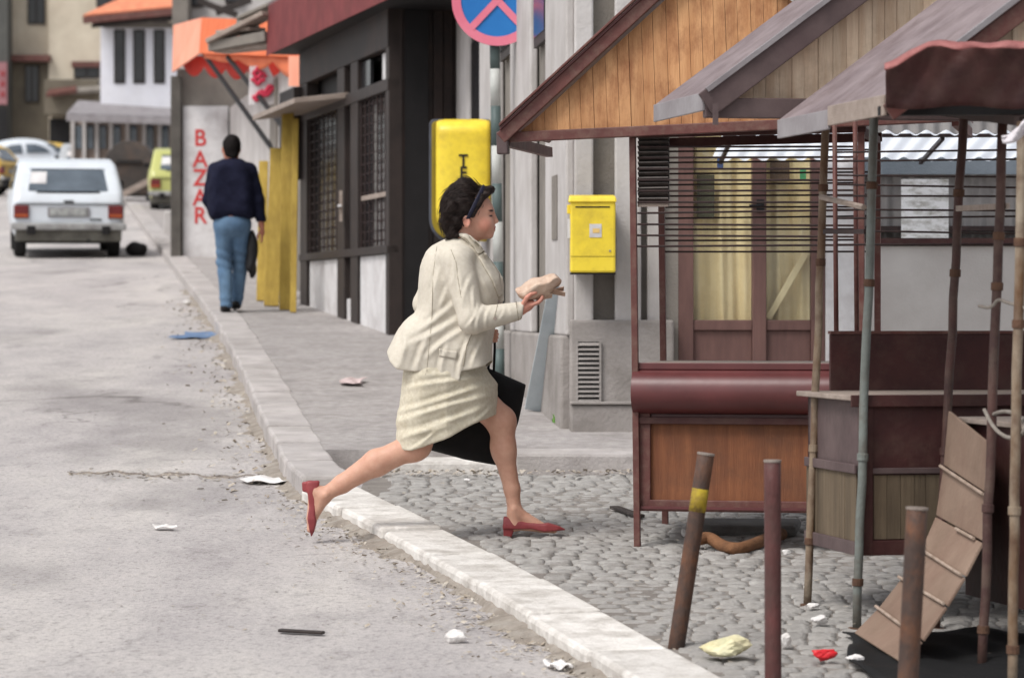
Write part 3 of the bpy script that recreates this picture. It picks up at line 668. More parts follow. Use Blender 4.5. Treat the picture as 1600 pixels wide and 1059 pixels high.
MB().box(P(276, 0, 60).x, P(300, 0, 60).x, 59.2, 59.95, P(0, 60, 60).z, P(0, -20, 60).z).build('chimney_breast', M_plaster_d, gb)

# infill wall between dark shop and the bazaar
iw = empty('street_wall', (-2.2, 33, gz(33) + .1), 'grey street wall between the dark shop and the white BAZAR panel', 'wall')
MB().obox(Vector((-1.75, 31.2, gz(31) - .2)), Vector((-2.0, 11.3, 0)), (.3, .05, 0), (0, 0, 2.95)).build('wall_face', M_plaster, iw)
for t, m_ in ((.06, M_plaster_d), (.2, M_plaster_d), (.45, M_plaster_d)):
    MB().obox(Vector((-1.78, 31.2, gz(31) - .2)) + Vector((-2.0, 11.3, 0)) * t, Vector((-2.0, 11.3, 0)) * .06, (.05, .01, 0), (0, 0, 2.9)).build('strip', m_, iw)
# yellow boards leaning by the wall
M_yb = mat('yellow_board', S(188, 160, 76), S(164, 136, 60), 4, stretch=(6, 6, .8), rough=.7, bump=.3, bscale=30, var=.1, dirt=S(128, 104, 50), dscale=3, damt=.6)
ybd = [(412, 252, 408, 470, 33.5, .08, 'short yellow board leaning leftmost against the wall beside the dark shop'), (434, 232, 424, 478, 33.0, .125, 'wide yellow board second from the left against the street wall'), (450, 170, 446, 484, 32.7, .10, 'tall yellow board with its top under the plank canopy'), (462, 186, 458, 488, 32.3, .05, 'narrow yellow board nearest the dark shop front')]
for x0, y0, x1, y1, Y_, w_, lab in ybd:
    b_ = G(x1, y1, KH); t_ = P(x0, y0, b_.y + .35)
    tag(MB().beam(b_, t_, w_ * 1.15, .03, up=(0, -1, 0)).build('yellow_board', M_yb, bevel=.004), lab, 'board', 'yellow boards stacked by the shop')
for i, (xa_, ya_, xb_, yb2, w_) in enumerate(((414, 352, 440, 348, .10), (428, 425, 452, 428, .12))):
    tag(MB().beam(P(xa_, ya_, 32.5), P(xb_, yb2, 32.3), .03, w_).build('yellow_crosspiece', M_yb, bevel=.004), ['upper yellow crosspiece lying over the leaning yellow boards', 'lower yellow crosspiece lying over the leaning yellow boards'][i], 'board')

# ---------------------------------------------------------------- far end of the street
YW = 84.0
wh = empty('white_house', (P(213, 0, YW).x, YW, gz(YW)), 'white upper storey with three tall dark windows and an orange tiled roof', 'building')
def w(x, y, Y=YW): return P(x, y, Y)
M_wht = mat('white_render', S(226, 226, 232), S(214, 214, 222), 2, rough=.85, bump=.2, dirt=S(196, 194, 196), dscale=1, damt=.5)
MB().box(w(157, 0).x, w(300, 0).x, YW, YW + 6, w(0, 176).z, w(0, 36).z).build('upper_wall', M_wht, wh)
for x0, x1 in ((178, 196), (208, 227), (240, 258)):
    f_ = MB().box(w(x0, 0).x, w(x1, 0).x, YW - .04, YW - .005, w(0, 131).z, w(0, 47).z).build('window', M_shopframe, wh, bevel=.02)
    MB().box(w(x0 + 3, 0).x, w(x1 - 3, 0).x, YW - .06, YW - .042, w(0, 128).z, w(0, 50).z).build('pane', M_darkglass, f_)
MB().box(w(162, 0).x, w(300, 0).x, YW - .15, YW - .002, w(0, 44).z, w(0, 36).z).build('cornice', M_plaster_d, wh)
M_tile = mat('orange_roof_tile', S(222, 146, 110), S(200, 116, 88), 5, rough=.8, bump=.4, bscale=12)
M = MB(); e0, e1 = w(130, 26, YW - .8), w(276, 12, YW - .8); t0, t1 = w(205, -8, YW + 2), w(262, -30, YW + 2)
M.add([e0, e1, t1, t0], [(0, 1, 2, 3)]).build('roof', M_tile, wh, solid=.08)
MB().beam(e0 + Vector((0, 0, -.1)), e1 + Vector((0, 0, -.1)), .12, .18).build('eave_board', M_redpaint, wh)
MB().hexa([e0 + Vector((.2, .1, -.3)), e1 + Vector((0, .1, -.3)), w(300, 34), w(160, 34), e0 + Vector((.2, .1, -.2)), e1 + Vector((0, .1, -.2)), w(300, 24), w(160, 24)]).build('soffit', M_shopframe, wh)
# ground-floor shopfront with grey canopy
MB().box(w(108, 0).x, w(300, 0).x, YW + .3, YW + 6, gz(YW) - .3, w(0, 176).z).build('ground_floor', M_counter, wh)
M = MB(); M.add([w(104, 180, YW - 1.2), w(280, 186, YW - 1.2), w(280, 170, YW + .2), w(122, 160, YW + .2)], [(0, 1, 2, 3)]); M.build('canopy', M_roofend, wh, solid=.1)
MB().beam(w(104, 184, YW - 1.2), w(280, 190, YW - 1.2), .08, .18).build('canopy_edge', M_roofend, wh)
for i, x in enumerate((110, 128, 148, 170, 196, 222, 246)):
    MB().box(w(x, 0).x, w(x + 5, 0).x, YW + .1, YW + .28, gz(YW), w(0, 178).z).build('shop_post', M_plaster, wh)
    f_ = MB().box(w(x + 6, 0).x, w(x + 16, 0).x, YW + .2, YW + .29, w(0, 232).z, w(0, 196).z).build('shop_window', M_carglass, wh)
# beige apartment building behind
YG = 104.0
bg_ = empty('beige_building', (P(80, 0, YG).x, YG, gz(YG)), 'tall beige rendered building at the far left end of the street', 'building')
M_beige = mat('beige_render', S(206, 196, 178), S(194, 182, 164), 1.5, rough=.9, bump=.2, dirt=S(150, 138, 120), dscale=.5, damt=.5)
M_olive = mat('olive_grey_render', S(120, 112, 98), S(104, 97, 86), 1.5, rough=.9, bump=.2, dirt=S(84, 78, 70), dscale=.6, damt=.5)
g_ = lambda x, y, Y=YG: P(x, y, Y)
MB().box(g_(76, 0).x, g_(300, 0).x, YG, YG + 8, gz(YG) - .3, g_(0, -120).z).build('wall', M_beige, bg_)
MB().box(g_(14, 0).x, g_(76, 0).x, YG + .4, YG + 8, g_(0, 96).z, g_(0, -120).z).build('wing_wall', M_beige, bg_)
MB().box(g_(14, 0).x, g_(76, 0).x, YG + .2, YG + 8, gz(YG) - .3, g_(0, 96).z).build('ground_wall', M_olive, bg_)
MB().box(g_(12, 0).x, g_(80, 0).x, YG - .3, YG + .4, g_(0, 97).z, g_(0, 87).z).build('ledge', M_redpaint, bg_)
def win(x0, x1, y0, y1, par, yy, frame=M_shopframe):
    f_ = MB().box(g_(x0, 0).x, g_(x1, 0).x, yy - .08, yy - .01, g_(0, y1).z, g_(0, y0).z).build('window', frame, par)
    mid = (x0 + x1) / 2
    for a, b_ in ((x0 + 2, mid - 1), (mid + 1, x1 - 2)): MB().box(g_(a, 0).x, g_(b_, 0).x, yy - .1, yy - .082, g_(0, y1 - 2).z, g_(0, y0 + 2).z).build('pane', M_darkglass, f_)
win(41, 68, -40, 37, bg_, YG + .4); win(151, 188, -50, 12, bg_, YG); win(116, 156, 100, 123, bg_, YG); win(238, 262, -50, 36, bg_, YG)
MB().box(g_(113, 0).x, g_(160, 0).x, YG - .2, YG - .01, g_(0, 106).z, g_(0, 97).z).build('lintel', M_redpaint, bg_)
win(38, 60, 102, 160, bg_, YG + .2)
MB().box(g_(78, 0).x, g_(110, 0).x, YG - .1, YG - .01, gz(YG), g_(0, 186).z).build('doorway', M_dark, bg_)
MB().box(g_(76, 0).x, g_(158, 0).x, YG - 1.0, YG - .12, gz(YG) + 2.2, g_(0, 128).z).build('porch_wall', M_olive, bg_)
MB().add([g_(72, 150, YG - 1.5), g_(120, 143, YG - 1.5), g_(118, 128, YG - .3), g_(84, 132, YG - .3)], [(0, 1, 2, 3)]).build('porch_roof', M_redpaint, bg_, solid=.1)
MB().add([g_(112, 146, YG - 1.4), g_(160, 142, YG - 1.4), g_(158, 126, YG - .3), g_(126, 126, YG - .3)], [(0, 1, 2, 3)]).build('porch_roof', M_plaster_d, bg_, solid=.1)
# dark building at the left edge with a pink vertical sign
YD = 103.0
db = empty('dark_building', (P(-20, 0, YD).x, YD, gz(YD)), 'dark grey building at the left picture edge with a vertical pink sign', 'building')
MB().box(P(-260, 0, YD).x, P(12, 0, YD).x, YD, YD + .9, gz(YD) - .3, P(0, -110, YD).z).build('wall', mat('dark_grey_render', S(92, 92, 88), S(78, 78, 76), 1.5, rough=.9, bump=.2), db)
s_ = MB().box(P(-4, 0, YD).x, P(12, 0, YD).x, YD - .15, YD - .01, P(0, 164, YD).z, P(0, 98, YD).z).build('sign_board', mat('pink_sign', S(156, 112, 116), S(140, 96, 100), 3, rough=.6), db)
for y in (112, 128, 144): MB().box(P(2, 0, YD).x, P(9, 0, YD).x, YD - .17, YD - .152, P(0, y + 8, YD).z, P(0, y, YD).z).build('sign_mark', mat('dull_red_mark', S(150, 66, 70), rough=.7), s_)
MB().box(P(-10, 0, YD).x, P(11, 0, YD).x, YD - .1, YD - .01, gz(YD), P(0, 170, YD).z).build('doorway', M_dark, db)

# ---------------------------------------------------------------- market stalls
def clip_boards(a, wv, up, t0, t1, h_fn, bw, thick, m, par, seed=0, nrm=None):
    """vertical boards side by side along wv from t0 to t1, cut to a height function"""
    rnd = random.Random(seed); t = t0; a = Vector(a); nv = nrm
    while t < t1 - .01:
        e = min(t + bw * rnd.uniform(.9, 1.1), t1); g = .0009
        h0, h1 = h_fn(t + g), h_fn(e - g)
        if max(h0, h1) > .02:
            pr = rnd.uniform(-.002, .002)
            pts = [a + wv * (t + g) + nv * pr, a + wv * (e - g) + nv * pr, a + wv * (e - g) + up * max(h1, .004) + nv * pr, a + wv * (t + g) + up * max(h0, .004) + nv * pr]
            M = MB(); M.prism(pts, -nv * thick); M.build('board', m, par)
        t = e

# --- first stall: orange pine gable
WA = Vector((.98, -.2, 0)).normalized(); AA = Vector((.2, .98, 0)).normalized()
FL = G(996, 850, .02); FL.z = gz(FL.y)
stA = empty('market_stall', FL, 'market stall with an orange pine gable and rounded maroon counter front', 'stall', 'market stalls')
zA = FL.z
Z = Vector((0, 0, 1))
def pA(t, d, z): return FL + WA * t + AA * d + Z * z
wd, dp = .98, .80
for t, d in ((.0, 0), (wd, 0), (.0, dp), (wd, dp)):
    p = pA(t, d, 0); g = gz(p.y) - p.z; lean = -.022 if t == 0 else 0
    MB().beam(pA(t, d, g), pA(t + lean, d, 1.84), .028, .028, up=AA).build('post', M_redpaint, stA, bevel=.003)
# counter body
MB().obox(pA(.015, .035, .17), WA * (wd - .03), AA * .025, Z * .60).build('front_panel', M_orange_ply, stA)
for t0, t1, z0, z1 in ((-.012, .055, .17, .6), (wd - .055, wd + .012, .17, .6), (-.012, wd + .012, .165, .215)):
    MB().obox(pA(t0, .012, z0), WA * (t1 - t0), AA * .022, Z * (z1 - z0)).build('panel_frame', M_redpaint, stA, bevel=.004)
MB().obox(pA(-.012, .005, .175), WA * (wd + .024), AA * .006, Z * .012).build('panel_bead', M_redmetal, stA)
MB().obox(pA(.0, .035, .17), AA * (dp - .04), WA * .02, Z * .58).build('side_panel', M_orange_ply, stA)
MB().obox(pA(wd - .02, .035, .17), AA * (dp - .04), WA * .02, Z * .58).build('side_panel', M_orange_ply, stA)
prof = [(.05, .56), (.05, .59)]
for k in range(37):
    a = -PI / 2 + k / 36 * PI * .93; prof.append((.05 - .105 * math.cos(a) * 1.0, .688 + .098 * math.sin(a)))
prof += [(.06, .79)]
M = MB(); M.prism([pA(-.018, d - .02, z) for d, z in prof], WA * (wd + .036)); M.build('rolled_front', M_redmetal, stA, smooth=True).data.set_sharp_from_angle(angle=math.radians(35))
MB().obox(pA(-.015, -.005, .548), WA * (wd + .03), AA * .04, Z * .03).build('roll_rail', M_darkred, stA, bevel=.003)
MB().obox(pA(-.015, .02, .79), WA * (wd + .03), AA * (dp + .02), Z * .022).build('counter_top', M_counter, stA, bevel=.004)
MB().obox(pA(-.018, .006, .786), WA * (wd + .036), AA * .012, Z * .03).build('counter_edge', M_redmetal, stA, bevel=.003)
# gable
BL = P(797, 222, (FL + WA * -.6).y - .05); BR = P(1487, 190, (FL + WA * 1.37).y - .05)
bv = (BR - BL); bw_ = bv.length; bu = bv.normalized(); up = Vector((-bu.z, 0, 1)).normalized(); nA = -AA
apex = BL + bv * .5 + up * .80
sl = .80 / (bw_ / 2)
MB().beam(BL + up * .02, BR + up * .02, .05, .045, up=up).build('gable_beam', M_redpaint, stA, bevel=.004)
clip_boards(BL + nA * .0 + up * .043, bu, up, .05, bw_ - .05, lambda t: sl * min(t, bw_ - t) - .045, .055, .02, M_orange_wood, stA, 1, nA)
for s_, e_ in ((BL - bu * .03 - up * .01, apex + up * .02), (BR + bu * .03 - up * .01, apex + up * .02)):
    MB().beam(s_ + nA * .05 + up * .025, e_ + nA * .05 + up * .025, .025, .055, up=up).build('barge_board', M_redpaint, stA, bevel=.004)
    MB().obox(s_ + nA * .07 + up * .06, e_ - s_, AA * 1.15, up * .012).build('roof_sheet', M_redmetal, stA)
    MB().obox(s_ + nA * .09 + up * .074, e_ - s_, AA * .03, up * .014).build('ridge_strip', M_redpaint, stA, bevel=.003)
MB().obox(BL - bu * .05 - up * .055 + nA * .06, bu * .05, AA * .05, up * .1).build('eave_block', M_purple, stA, bevel=.006)
MB().obox(BL - bu * .03 - up * .02, AA * 1.0, bu * .03, up * .045).build('eave_rail', M_redpaint, stA)
MB().obox(BR - up * .02, AA * 1.0, bu * .03, up * .045).build('eave_rail', M_redpaint, stA)
MB().beam(pA(-.02, 0, 1.82), pA(wd + .02, 0, 1.835), .035, .04).build('head_rail', M_darkred, stA)
MB().beam(pA(-.02, dp, 1.82), pA(wd + .02, dp, 1.835), .035, .04).build('head_rail', M_darkred, stA)
for t in (0, wd): MB().beam(pA(t, 0, 1.82), pA(t, dp, 1.82), .03, .03).build('side_rail', M_darkred, stA)
# horizontal wire rods on front and back
for i in range(10):
    z = 1.325 + i * .0485; MB().tube([pA(.0, 0, z), pA(wd, 0, z + random.uniform(-.012, .012))], .0048, 6).build('rod', M_rod, stA)
    z = 1.315 + i * .0515; MB().tube([pA(.0, dp, z), pA(wd, dp, z + random.uniform(-.006, .006))], .0045, 6).build('rod', M_rod, stA)
M_slat = mat('louvre_grey', S(96, 88, 84), S(70, 64, 62), 20, rough=.6)
# stack of louvre slats in the top left corner
for i in range(13):
    z = 1.53 + i * .0225
    MB().beam(pA(.0, .02, z), pA(.135, .02, z + .001 * (i % 3)), .03, .006, up=(0, .5, 1)).build('louvre_slat', M_slat, stA)
MB().obox(pA(.0, .035, 1.515), WA * .135, AA * .008, Z * .3).build('louvre_back', M_dark, stA)
MB().beam(pA(.0, .02, 1.51), pA(.135, .02, 1.51), .03, .022).build('louvre_rail', M_counter, stA)

# --- second and third stalls: purple sheet roofs, pale boards
WB = Vector((.98, .2, 0)).normalized(); AB_ = Vector((-.2, .98, 0)).normalized(); nB = -AB_
def post(px0, py0, px1, py1, r, m, par, name='post', sec=None):
    b_ = G(px0, py0); t_ = P(px1, py1, b_.y); n_ = 14; rnd = random.Random(px0)
    pts = [b_.lerp(t_, i / n_) + Vector((rnd.uniform(-.003, .003), rnd.uniform(-.003, .003), 0)) for i in range(n_ + 1)]
    for k in (1, 4, 9, 11):
        c = pts[k].lerp(pts[k + 1], rnd.random()); d_ = (t_ - b_).normalized(); MB().tube([c - d_ * .014, c + d_ * .014], r * 1.28, 12).build('clamp', M_rustdark if k != 4 else m, par, bevel=.002)
    MB().tube([b_ - (t_ - b_).normalized() * .02, b_ + (t_ - b_).normalized() * .012], r * 1.9, 12).build('foot', M_rustdark, par, bevel=.002)
    return MB().tube(pts, r, 12).build(name, m, par, smooth=True), b_
b1 = G(1262, 948); b2 = G(1338, 985)
stB = empty('market_stall', G(1338, 985), 'market stall with dark maroon box counter and purple-grey sheet roof in the middle', 'stall', 'market stalls')
post(1262, 948, 1291, 168, .0155, M_rustpipe, stB); post(1338, 985, 1367, 168, .0165, M_greypipe, stB)
BB = G(1344, 982); BB.z = gz(BB.y); dB = .64
def pB(t, d, z): p = BB + WB * t + AB_ * d; return Vector((p.x, p.y, BB.z + z + (0)))
hb0, hb1 = .27, .84
MB().obox(pB(.0, .0, hb0), WB * 1.4, AB_ * .02, Z * (hb1 - hb0)).build('front_carcass', M_darkred, stB)
MB().obox(pB(.0, .02, hb0), AB_ * dB, WB * .02, Z * (hb1 - hb0)).build('side_carcass', M_purple, stB)
MB().obox(pB(.0, dB, hb0), WB * 1.4, AB_ * .02, Z * (hb1 - hb0)).build('back_panel', M_darkred, stB)
MB().obox(pB(.0, .02, hb0 + .02), WB * 1.4, AB_ * dB, Z * .02).build('floor_panel', M_darkred, stB)
clip_boards(pB(.05, -.004, hb0 + .06), WB, Z, 0, 1.3, lambda t: .235, .05, .008, M_green_wood, stB, 5, nB)
MB().obox(pB(-.01, -.014, hb0), WB * 1.4, AB_ * .012, Z * .055).build('bottom_rail', M_darkred, stB, bevel=.003)
MB().obox(pB(-.01, -.014, hb0 + .30), WB * 1.4, AB_ * .012, Z * .022).build('middle_rail', M_purple, stB, bevel=.003)
MB().obox(pB(-.01, -.016, hb0), WB * .055, AB_ * .014, Z * (hb1 - hb0)).build('corner_post', M_darkred, stB, bevel=.003)
clip_boards(pB(-.008, .02, hb0 + .05), AB_, Z, 0, dB, lambda t: .25, .07, .006, M_green_wood, stB, 6, -WB)
MB().obox(pB(-.02, .01, hb0), AB_ * dB, WB * .012, Z * .05).build('bottom_rail', M_purple, stB, bevel=.003)
MB().obox(pB(-.02, .01, hb0 + .30), AB_ * dB, WB * .012, Z * .035).build('middle_rail', M_purple, stB, bevel=.003)
MB().obox(pB(-.04, -.03, hb1), WB * 1.5, AB_ * (dB + .08), Z * .02).build('counter_top', M_counter, stB, bevel=.004)
MB().obox(pB(-.045, -.035, hb1 - .022), WB * 1.5, AB_ * .012, Z * .044).build('counter_edge', M_darkred, stB, bevel=.003)
MB().obox(pB(.1, dB + .05, hb1 + .02), WB * 1.3, AB_ * .02, Z * .22).build('upstand', M_darkred, stB, bevel=.003)
MB().obox(pB(.1, dB + .045, hb1 + .24), WB * 1.3, AB_ * .04, Z * .012).build('upstand_edge', M_redpaint, stB)
MB().tube([P(1283, 308, 12.3), P(1350, 324, 11.9)], .012, 6).build('tie_bar', M_counter, stB)
MB().beam(P(1288, 362, 12.3), P(1352, 362, 11.9), .012, .018).build('tie_bar', M_rod, stB)
MB().beam(P(1268, 170, 12.3), P(1400, 172, 11.7), .03, .03).build('head_rail', M_rod, stB)
for x, yb_ in ((1305, 552), (1337, 552)): MB().tube([P(x + 2, yb_, 13.2), P(x - 1, 185, 13.2)], .010, 8).build('thin_post', M_redpaint, stB, smooth=True)
for i in range(9):
    y = 236 + i * 18 + random.uniform(-3, 3)
    MB().tube([P(1306, y, 13.2), P(1600, y + random.uniform(-4, 6), 12.9)], .0042, 6).build('rod', M_rod, stB)
def roof(nm_par, E, half, pitch, depth, m_sheet, m_barge, boards, splits=1, bh=.10, beam_m=None, beam=True):
    apex_ = E + WB * half + Z * (half * pitch); sv = apex_ - E; n_ = nB
    E2 = E + WB * 2 * half
    for k in range(splits):
        d0 = depth * k / splits; d1 = depth * (k + 1) / splits; lift = .012 * (splits - 1 - k)
        for s_, e_ in ((E, apex_), (E2, apex_)):
            MB().obox(s_ + AB_ * d0 + Z * lift, e_ - s_, AB_ * (d1 - d0 + .02), Z * .014).build('roof_sheet', m_sheet, nm_par)
        MB().obox(E + AB_ * d0 + Z * (lift - .055) - WB * .012, AB_ * (d1 - d0), WB * .012, Z * .068).build('eave_edge', M_roofend if k else (M_roofend if splits == 1 else M_counter), nm_par, bevel=.003)
    for s_, e_ in ((E, apex_), (E2, apex_)):
        MB().beam(s_ + n_ * .012 - Z * .035, e_ + n_ * .012 - Z * .035, .02, bh, up=n_.cross(e_ - s_) if False else Z).build('barge_board', m_barge, nm_par, bevel=.004)
        MB().beam(s_ + n_ * .024 + Z * .02, e_ + n_ * .024 + Z * .02, .02, .018).build('barge_trim', M_roofend, nm_par)
    clip_boards(E + AB_ * .06, WB, Z, .04, 2 * half - .04, lambda t: pitch * min(t, 2 * half - t) - .01, .052, .015, boards, nm_par, 11, nB)
    if beam: MB().obox(E + n_ * .002 - Z * .08, WB * 2 * half, AB_ * .04, Z * .075).build('gable_beam', m_barge, nm_par, bevel=.004)
EB = P(1102, 150, 11.8); roof(stB, EB, 1.0, .74, .74, M_roof, M_purple, M_pale_wood)
MB().beam(P(1118, 195, 11.75), P(1118, 162, 11.75), .02, .02).build('hanging_stub', M_purple, stB)

b4 = G(1535, 1050)
stC = empty('market_stall', G(1535, 1050), 'nearest market stall at the right edge with torn red fascia and grey post', 'stall', 'market stalls')
post(1462, 985, 1506, 175, .0165, M_brownpipe, stC); post(1534, 1050, 1568, 190, .0165, M_brownpipe, stC); post(1580, 1092, 1597, 190, .0165, M_greypipe if False else M_rustpipe, stC)
EC = P(1386, 160, 10.4); roof(stC, EC, .95, .74, 1.23, M_roof, M_redpaint, M_pale_wood, splits=2, bh=.06, beam=False)
# torn red fascia in front of the gable
def fas(u, v):
    x = 1384 + u * 330; top = 100 - 34 * min(1, u * 5) + 1.5 * math.sin(u * 17) + 1.2 * math.sin(u * 41); bot = 168 + 3 * math.sin(u * 13)
    p = P(x, top + (bot - top) * v, 10.27 + .05 * v - .010 * math.sin(u * 14 + v * 5) - .006 * math.sin(u * 47 + v * 9)); return p
MB().grid(fas, 50, 8).build('torn_fascia', M_darkred, stC, smooth=True, solid=.006)
def lip(u, v):
    x = 1382 + u * 330; y = 100 - 34 * min(1, u * 5) + 1.5 * math.sin(u * 17) + 1.2 * math.sin(u * 41)
    p = P(x, y + v * (9 + 2 * math.sin(u * 23)), 10.235 - .04 * v + .02 * math.sin(u * 31)); return p
MB().grid(lip, 34, 2).build('torn_lip', mat('lit_edge_pink', S(168, 112, 108), S(136, 78, 76), 6, rough=.6, bump=.3), stC, smooth=True, solid=.005)  # pink of the lit top edge is put into the lip colour
MB().beam(P(1372, 174, 10.45), P(1640, 172, 10.5), .05, .03).build('head_rail', M_dark, stC)
MB().beam(P(1476, 175, 11.6), P(1600, 190, 10.4), .03, .03).build('side_rail', M_rod, stC)
MB().beam(P(1496, 326, 11.5), P(1575, 322, 10.85), .012, .02).build('tie_bar', M_counter, stC)
CC = G(1548, 1046); CC.z = gz(CC.y); CC += WB * .13
def pC(t, d, z): p = CC + WB * t + AB_ * d; return Vector((p.x, p.y, CC.z + z))
MB().obox(pC(0, .0, .2), WB * 1.0, AB_ * .02, Z * .62).build('front_carcass', M_darkred, stC)
for t0 in (0, .5): MB().obox(pC(t0 + .03, -.01, .24), WB * .42, AB_ * .012, Z * .33).build('front_panel', M_redpaint, stC, bevel=.004)
MB().obox(pC(-.01, -.014, .58), WB * 1.0, AB_ * .014, Z * .03).build('middle_rail', M_darkred, stC, bevel=.003)
MB().obox(pC(.0, .02, .2), AB_ * .6, WB * .02, Z * .62).build('side_carcass', M_darkred, stC)
MB().obox(pC(-.03, -.03, .82), WB * 1.1, AB_ * .68, Z * .02).build('counter_top', M_counter, stC, bevel=.004)
# rope tied round the posts
rp = [P(1538, 640, 10.83), P(1552, 668, 10.75), P(1572, 684, 10.6), P(1590, 684, 10.4), P(1602, 672, 10.3), P(1598, 652, 10.42), P(1572, 640, 10.7), P(1545, 650, 10.9)]
def curve_pts(p, n=6):
    q = [Vector(v) for v in p]
    for _ in range(3):
        r = [q[0]]
        for i in range(len(q) - 1): r += [q[i].lerp(q[i + 1], .25), q[i].lerp(q[i + 1], .75)]
        q = r + [q[-1]]
    return q
M_rope = mat('rope', S(150, 142, 134), S(120, 112, 104), 30, rough=.9, bump=.5, bscale=200)
tag(MB().tube(curve_pts(rp), .007, 7).build('rope', M_rope, smooth=True), 'grey rope looped slackly round the posts of the nearest stall', 'rope')
tag(MB().tube(curve_pts([P(1530, 478, 10.82), P(1548, 482, 10.75), P(1560, 466, 10.8), P(1575, 474, 10.6), P(1600, 478, 10.35), P(1602, 484, 10.3)]), .006, 7).build('rope', M_rope, smooth=True), 'short grey cord tied high between the two rightmost posts', 'rope')
# white cloth hanging at the top right edge
M = MB()
M.grid(lambda u, v: P(1566 + 75 * u, 214 - 46 * u + v * (8 + 30 * u) + 4 * math.sin(u * 9), 10.15 + .03 * math.sin(u * 12 + v * 3)), 14, 6)
tag(M.build('white_cloth', mat('white_cloth', S(214, 208, 212), rough=.9), smooth=True, solid=.01), 'pale cloth hanging under the roof at the right edge', 'cloth')
# hanging board shutter that trails onto the cobbles
sh_l = [(1482, 640), (1474, 728), (1462, 806), (1440, 858), (1408, 904), (1372, 950), (1334, 1000)]
sh_r = [(1546, 692), (1541, 772), (1534, 846), (1506, 900), (1478, 946), (1440, 1000), (1402, 1058)]
sy_l = [11.62, 11.62, 11.60, 11.55, 11.5, 11.46, 11.42]; sy_r = [10.98, 10.98, 10.96, 10.92, 10.9, 10.86, 10.83]
shu = empty('board_shutter', P(1370, 1030, 11.1), 'brown board shutter hanging off the nearest stall and trailing onto the cobbles', 'shutter')
M_hard = mat('hardboard', S(142, 121, 106), S(122, 102, 88), 4, rough=.8, bump=.25, bscale=50, var=.05, dirt=S(112, 84, 72), dscale=3, damt=.5)
PL = [P(x, y, Y_) for (x, y), Y_ in zip(sh_l, sy_l)]; PR = [P(x, y, Y_) for (x, y), Y_ in zip(sh_r, sy_r)]
for p in PL + PR: p.z = max(p.z, gz(p.y) + .045)
for i in range(len(PL) - 1):
    a, b_, c, d = PL[i], PR[i], PR[i + 1], PL[i + 1]; e = .02
    a2, b2_, c2, d2 = a.lerp(d, e), b_.lerp(c, e), c.lerp(b_, e), d.lerp(a, e)
    nn = (b_ - a).cross(d - a).normalized() * .012
    MB().hexa([a2, b2_, c2, d2, a2 + nn, b2_ + nn, c2 + nn, d2 + nn]).build('shutter_board', M_hard, shu, bevel=.003)
    if i in (0, 1, 2, 3, 4):
        nn2 = (b_ - a).cross(d - a).normalized(); s1, s2 = (c, d) if i != 1 else (c.lerp(d, .1), c.lerp(d, .48))
        MB().tube([s1 - nn2 * .012, s2 - nn2 * .012], .006, 7).build('hinge_strip', mat('tan_strip', S(176, 158, 144), S(140, 122, 108), 20, rough=.8), shu)
# black sheet added as the dark shade under the nearest stall
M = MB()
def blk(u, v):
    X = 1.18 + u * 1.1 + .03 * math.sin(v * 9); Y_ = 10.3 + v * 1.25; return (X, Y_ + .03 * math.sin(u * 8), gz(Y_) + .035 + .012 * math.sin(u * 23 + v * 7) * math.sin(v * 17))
tag(M.grid(blk, 30, 24).build('shade_sheet', mat('shade_black', S(20, 20, 21), rough=.7), smooth=True, solid=.006), 'black sheet standing in for shade on the cobbles under the nearest stall', 'sheet')

# ---------------------------------------------------------------- bollards and bent pipe
def bollard(xb, yb2, xt, yt, r, m, lab, paint=None):
    b_ = G(xb, yb2, .01); t_ = P(xt, yt, b_.y)
    o = empty('bollard', b_, lab, 'bollard', 'steel pipe bollards on the kerb side of the square')
    ax_ = (t_ - b_)
    pts = [b_ - ax_.normalized() * .15, b_] + [b_.lerp(t_, i / 8) for i in range(1, 9)]
    MB().tube(pts, r, 20).build('pipe', m, o, smooth=True).modifiers.new('b', 'BEVEL').width = .003
    MB().tube([t_ - ax_.normalized() * .004, t_ + ax_.normalized() * .004], r * 1.06, 20).build('cap', mat('cap_steel', S(150, 140, 132), S(112, 100, 92), 12, rough=.6), o, bevel=.001)
    if paint: a_, e_ = paint; MB().tube([b_.lerp(t_, a_), b_.lerp(t_, (a_ + e_) / 2), b_.lerp(t_, e_)], r * 1.02, 20).build('yellow_band', mat('worn_yellow', S(170, 148, 40), S(130, 108, 44), 22, rough=.7, bump=.3, dirt=S(92, 70, 52), dscale=16, damt=1), o, smooth=True)
bollard(1057, 1009, 1103, 709, .030, M_bollard, 'leaning rusty pipe bollard with a worn yellow band', (.70, .82))
bollard(1208, 1078, 1207, 720, .0275, M_bollard_r, 'upright reddish pipe bollard in the middle of the three')
bollard(1414, 1150, 1433, 794, .032, M_bollard, 'plain dark brown pipe bollard nearest the right edge')
cp = [G(1090, 843, .05), G(1108, 838, .06), G(1126, 852, .03), G(1150, 858, .03), G(1174, 852, .03), G(1200, 840, .04), G(1222, 834, .04)]
tag(MB().tube(curve_pts(cp), .027, 12).build('bent_pipe', M_rust, smooth=True), 'bent rusty pipe lying on the cobbles under the orange gabled stall', 'pipe')
# stone slab and loose plank by the first stall
tag(MB().beam(G(1000, 806, .02), G(960, 792, .02), .05, .015).build('loose_plank', M_shopframe, bevel=.003), 'thin dark plank on the cobbles beside the orange stall leg', 'plank')
tag(MB().obox(G(1070, 838, .0), (.5, -.05, 0), (.05, .3, GR * .3), (0, 0, .05)).build('stone_slab', mat('slab_stone', S(120, 118, 116), S(96, 94, 92), 6, rough=.9, bump=.6), bevel=.02), 'low grey stone slab under the orange gabled stall behind the bent pipe', 'slab')

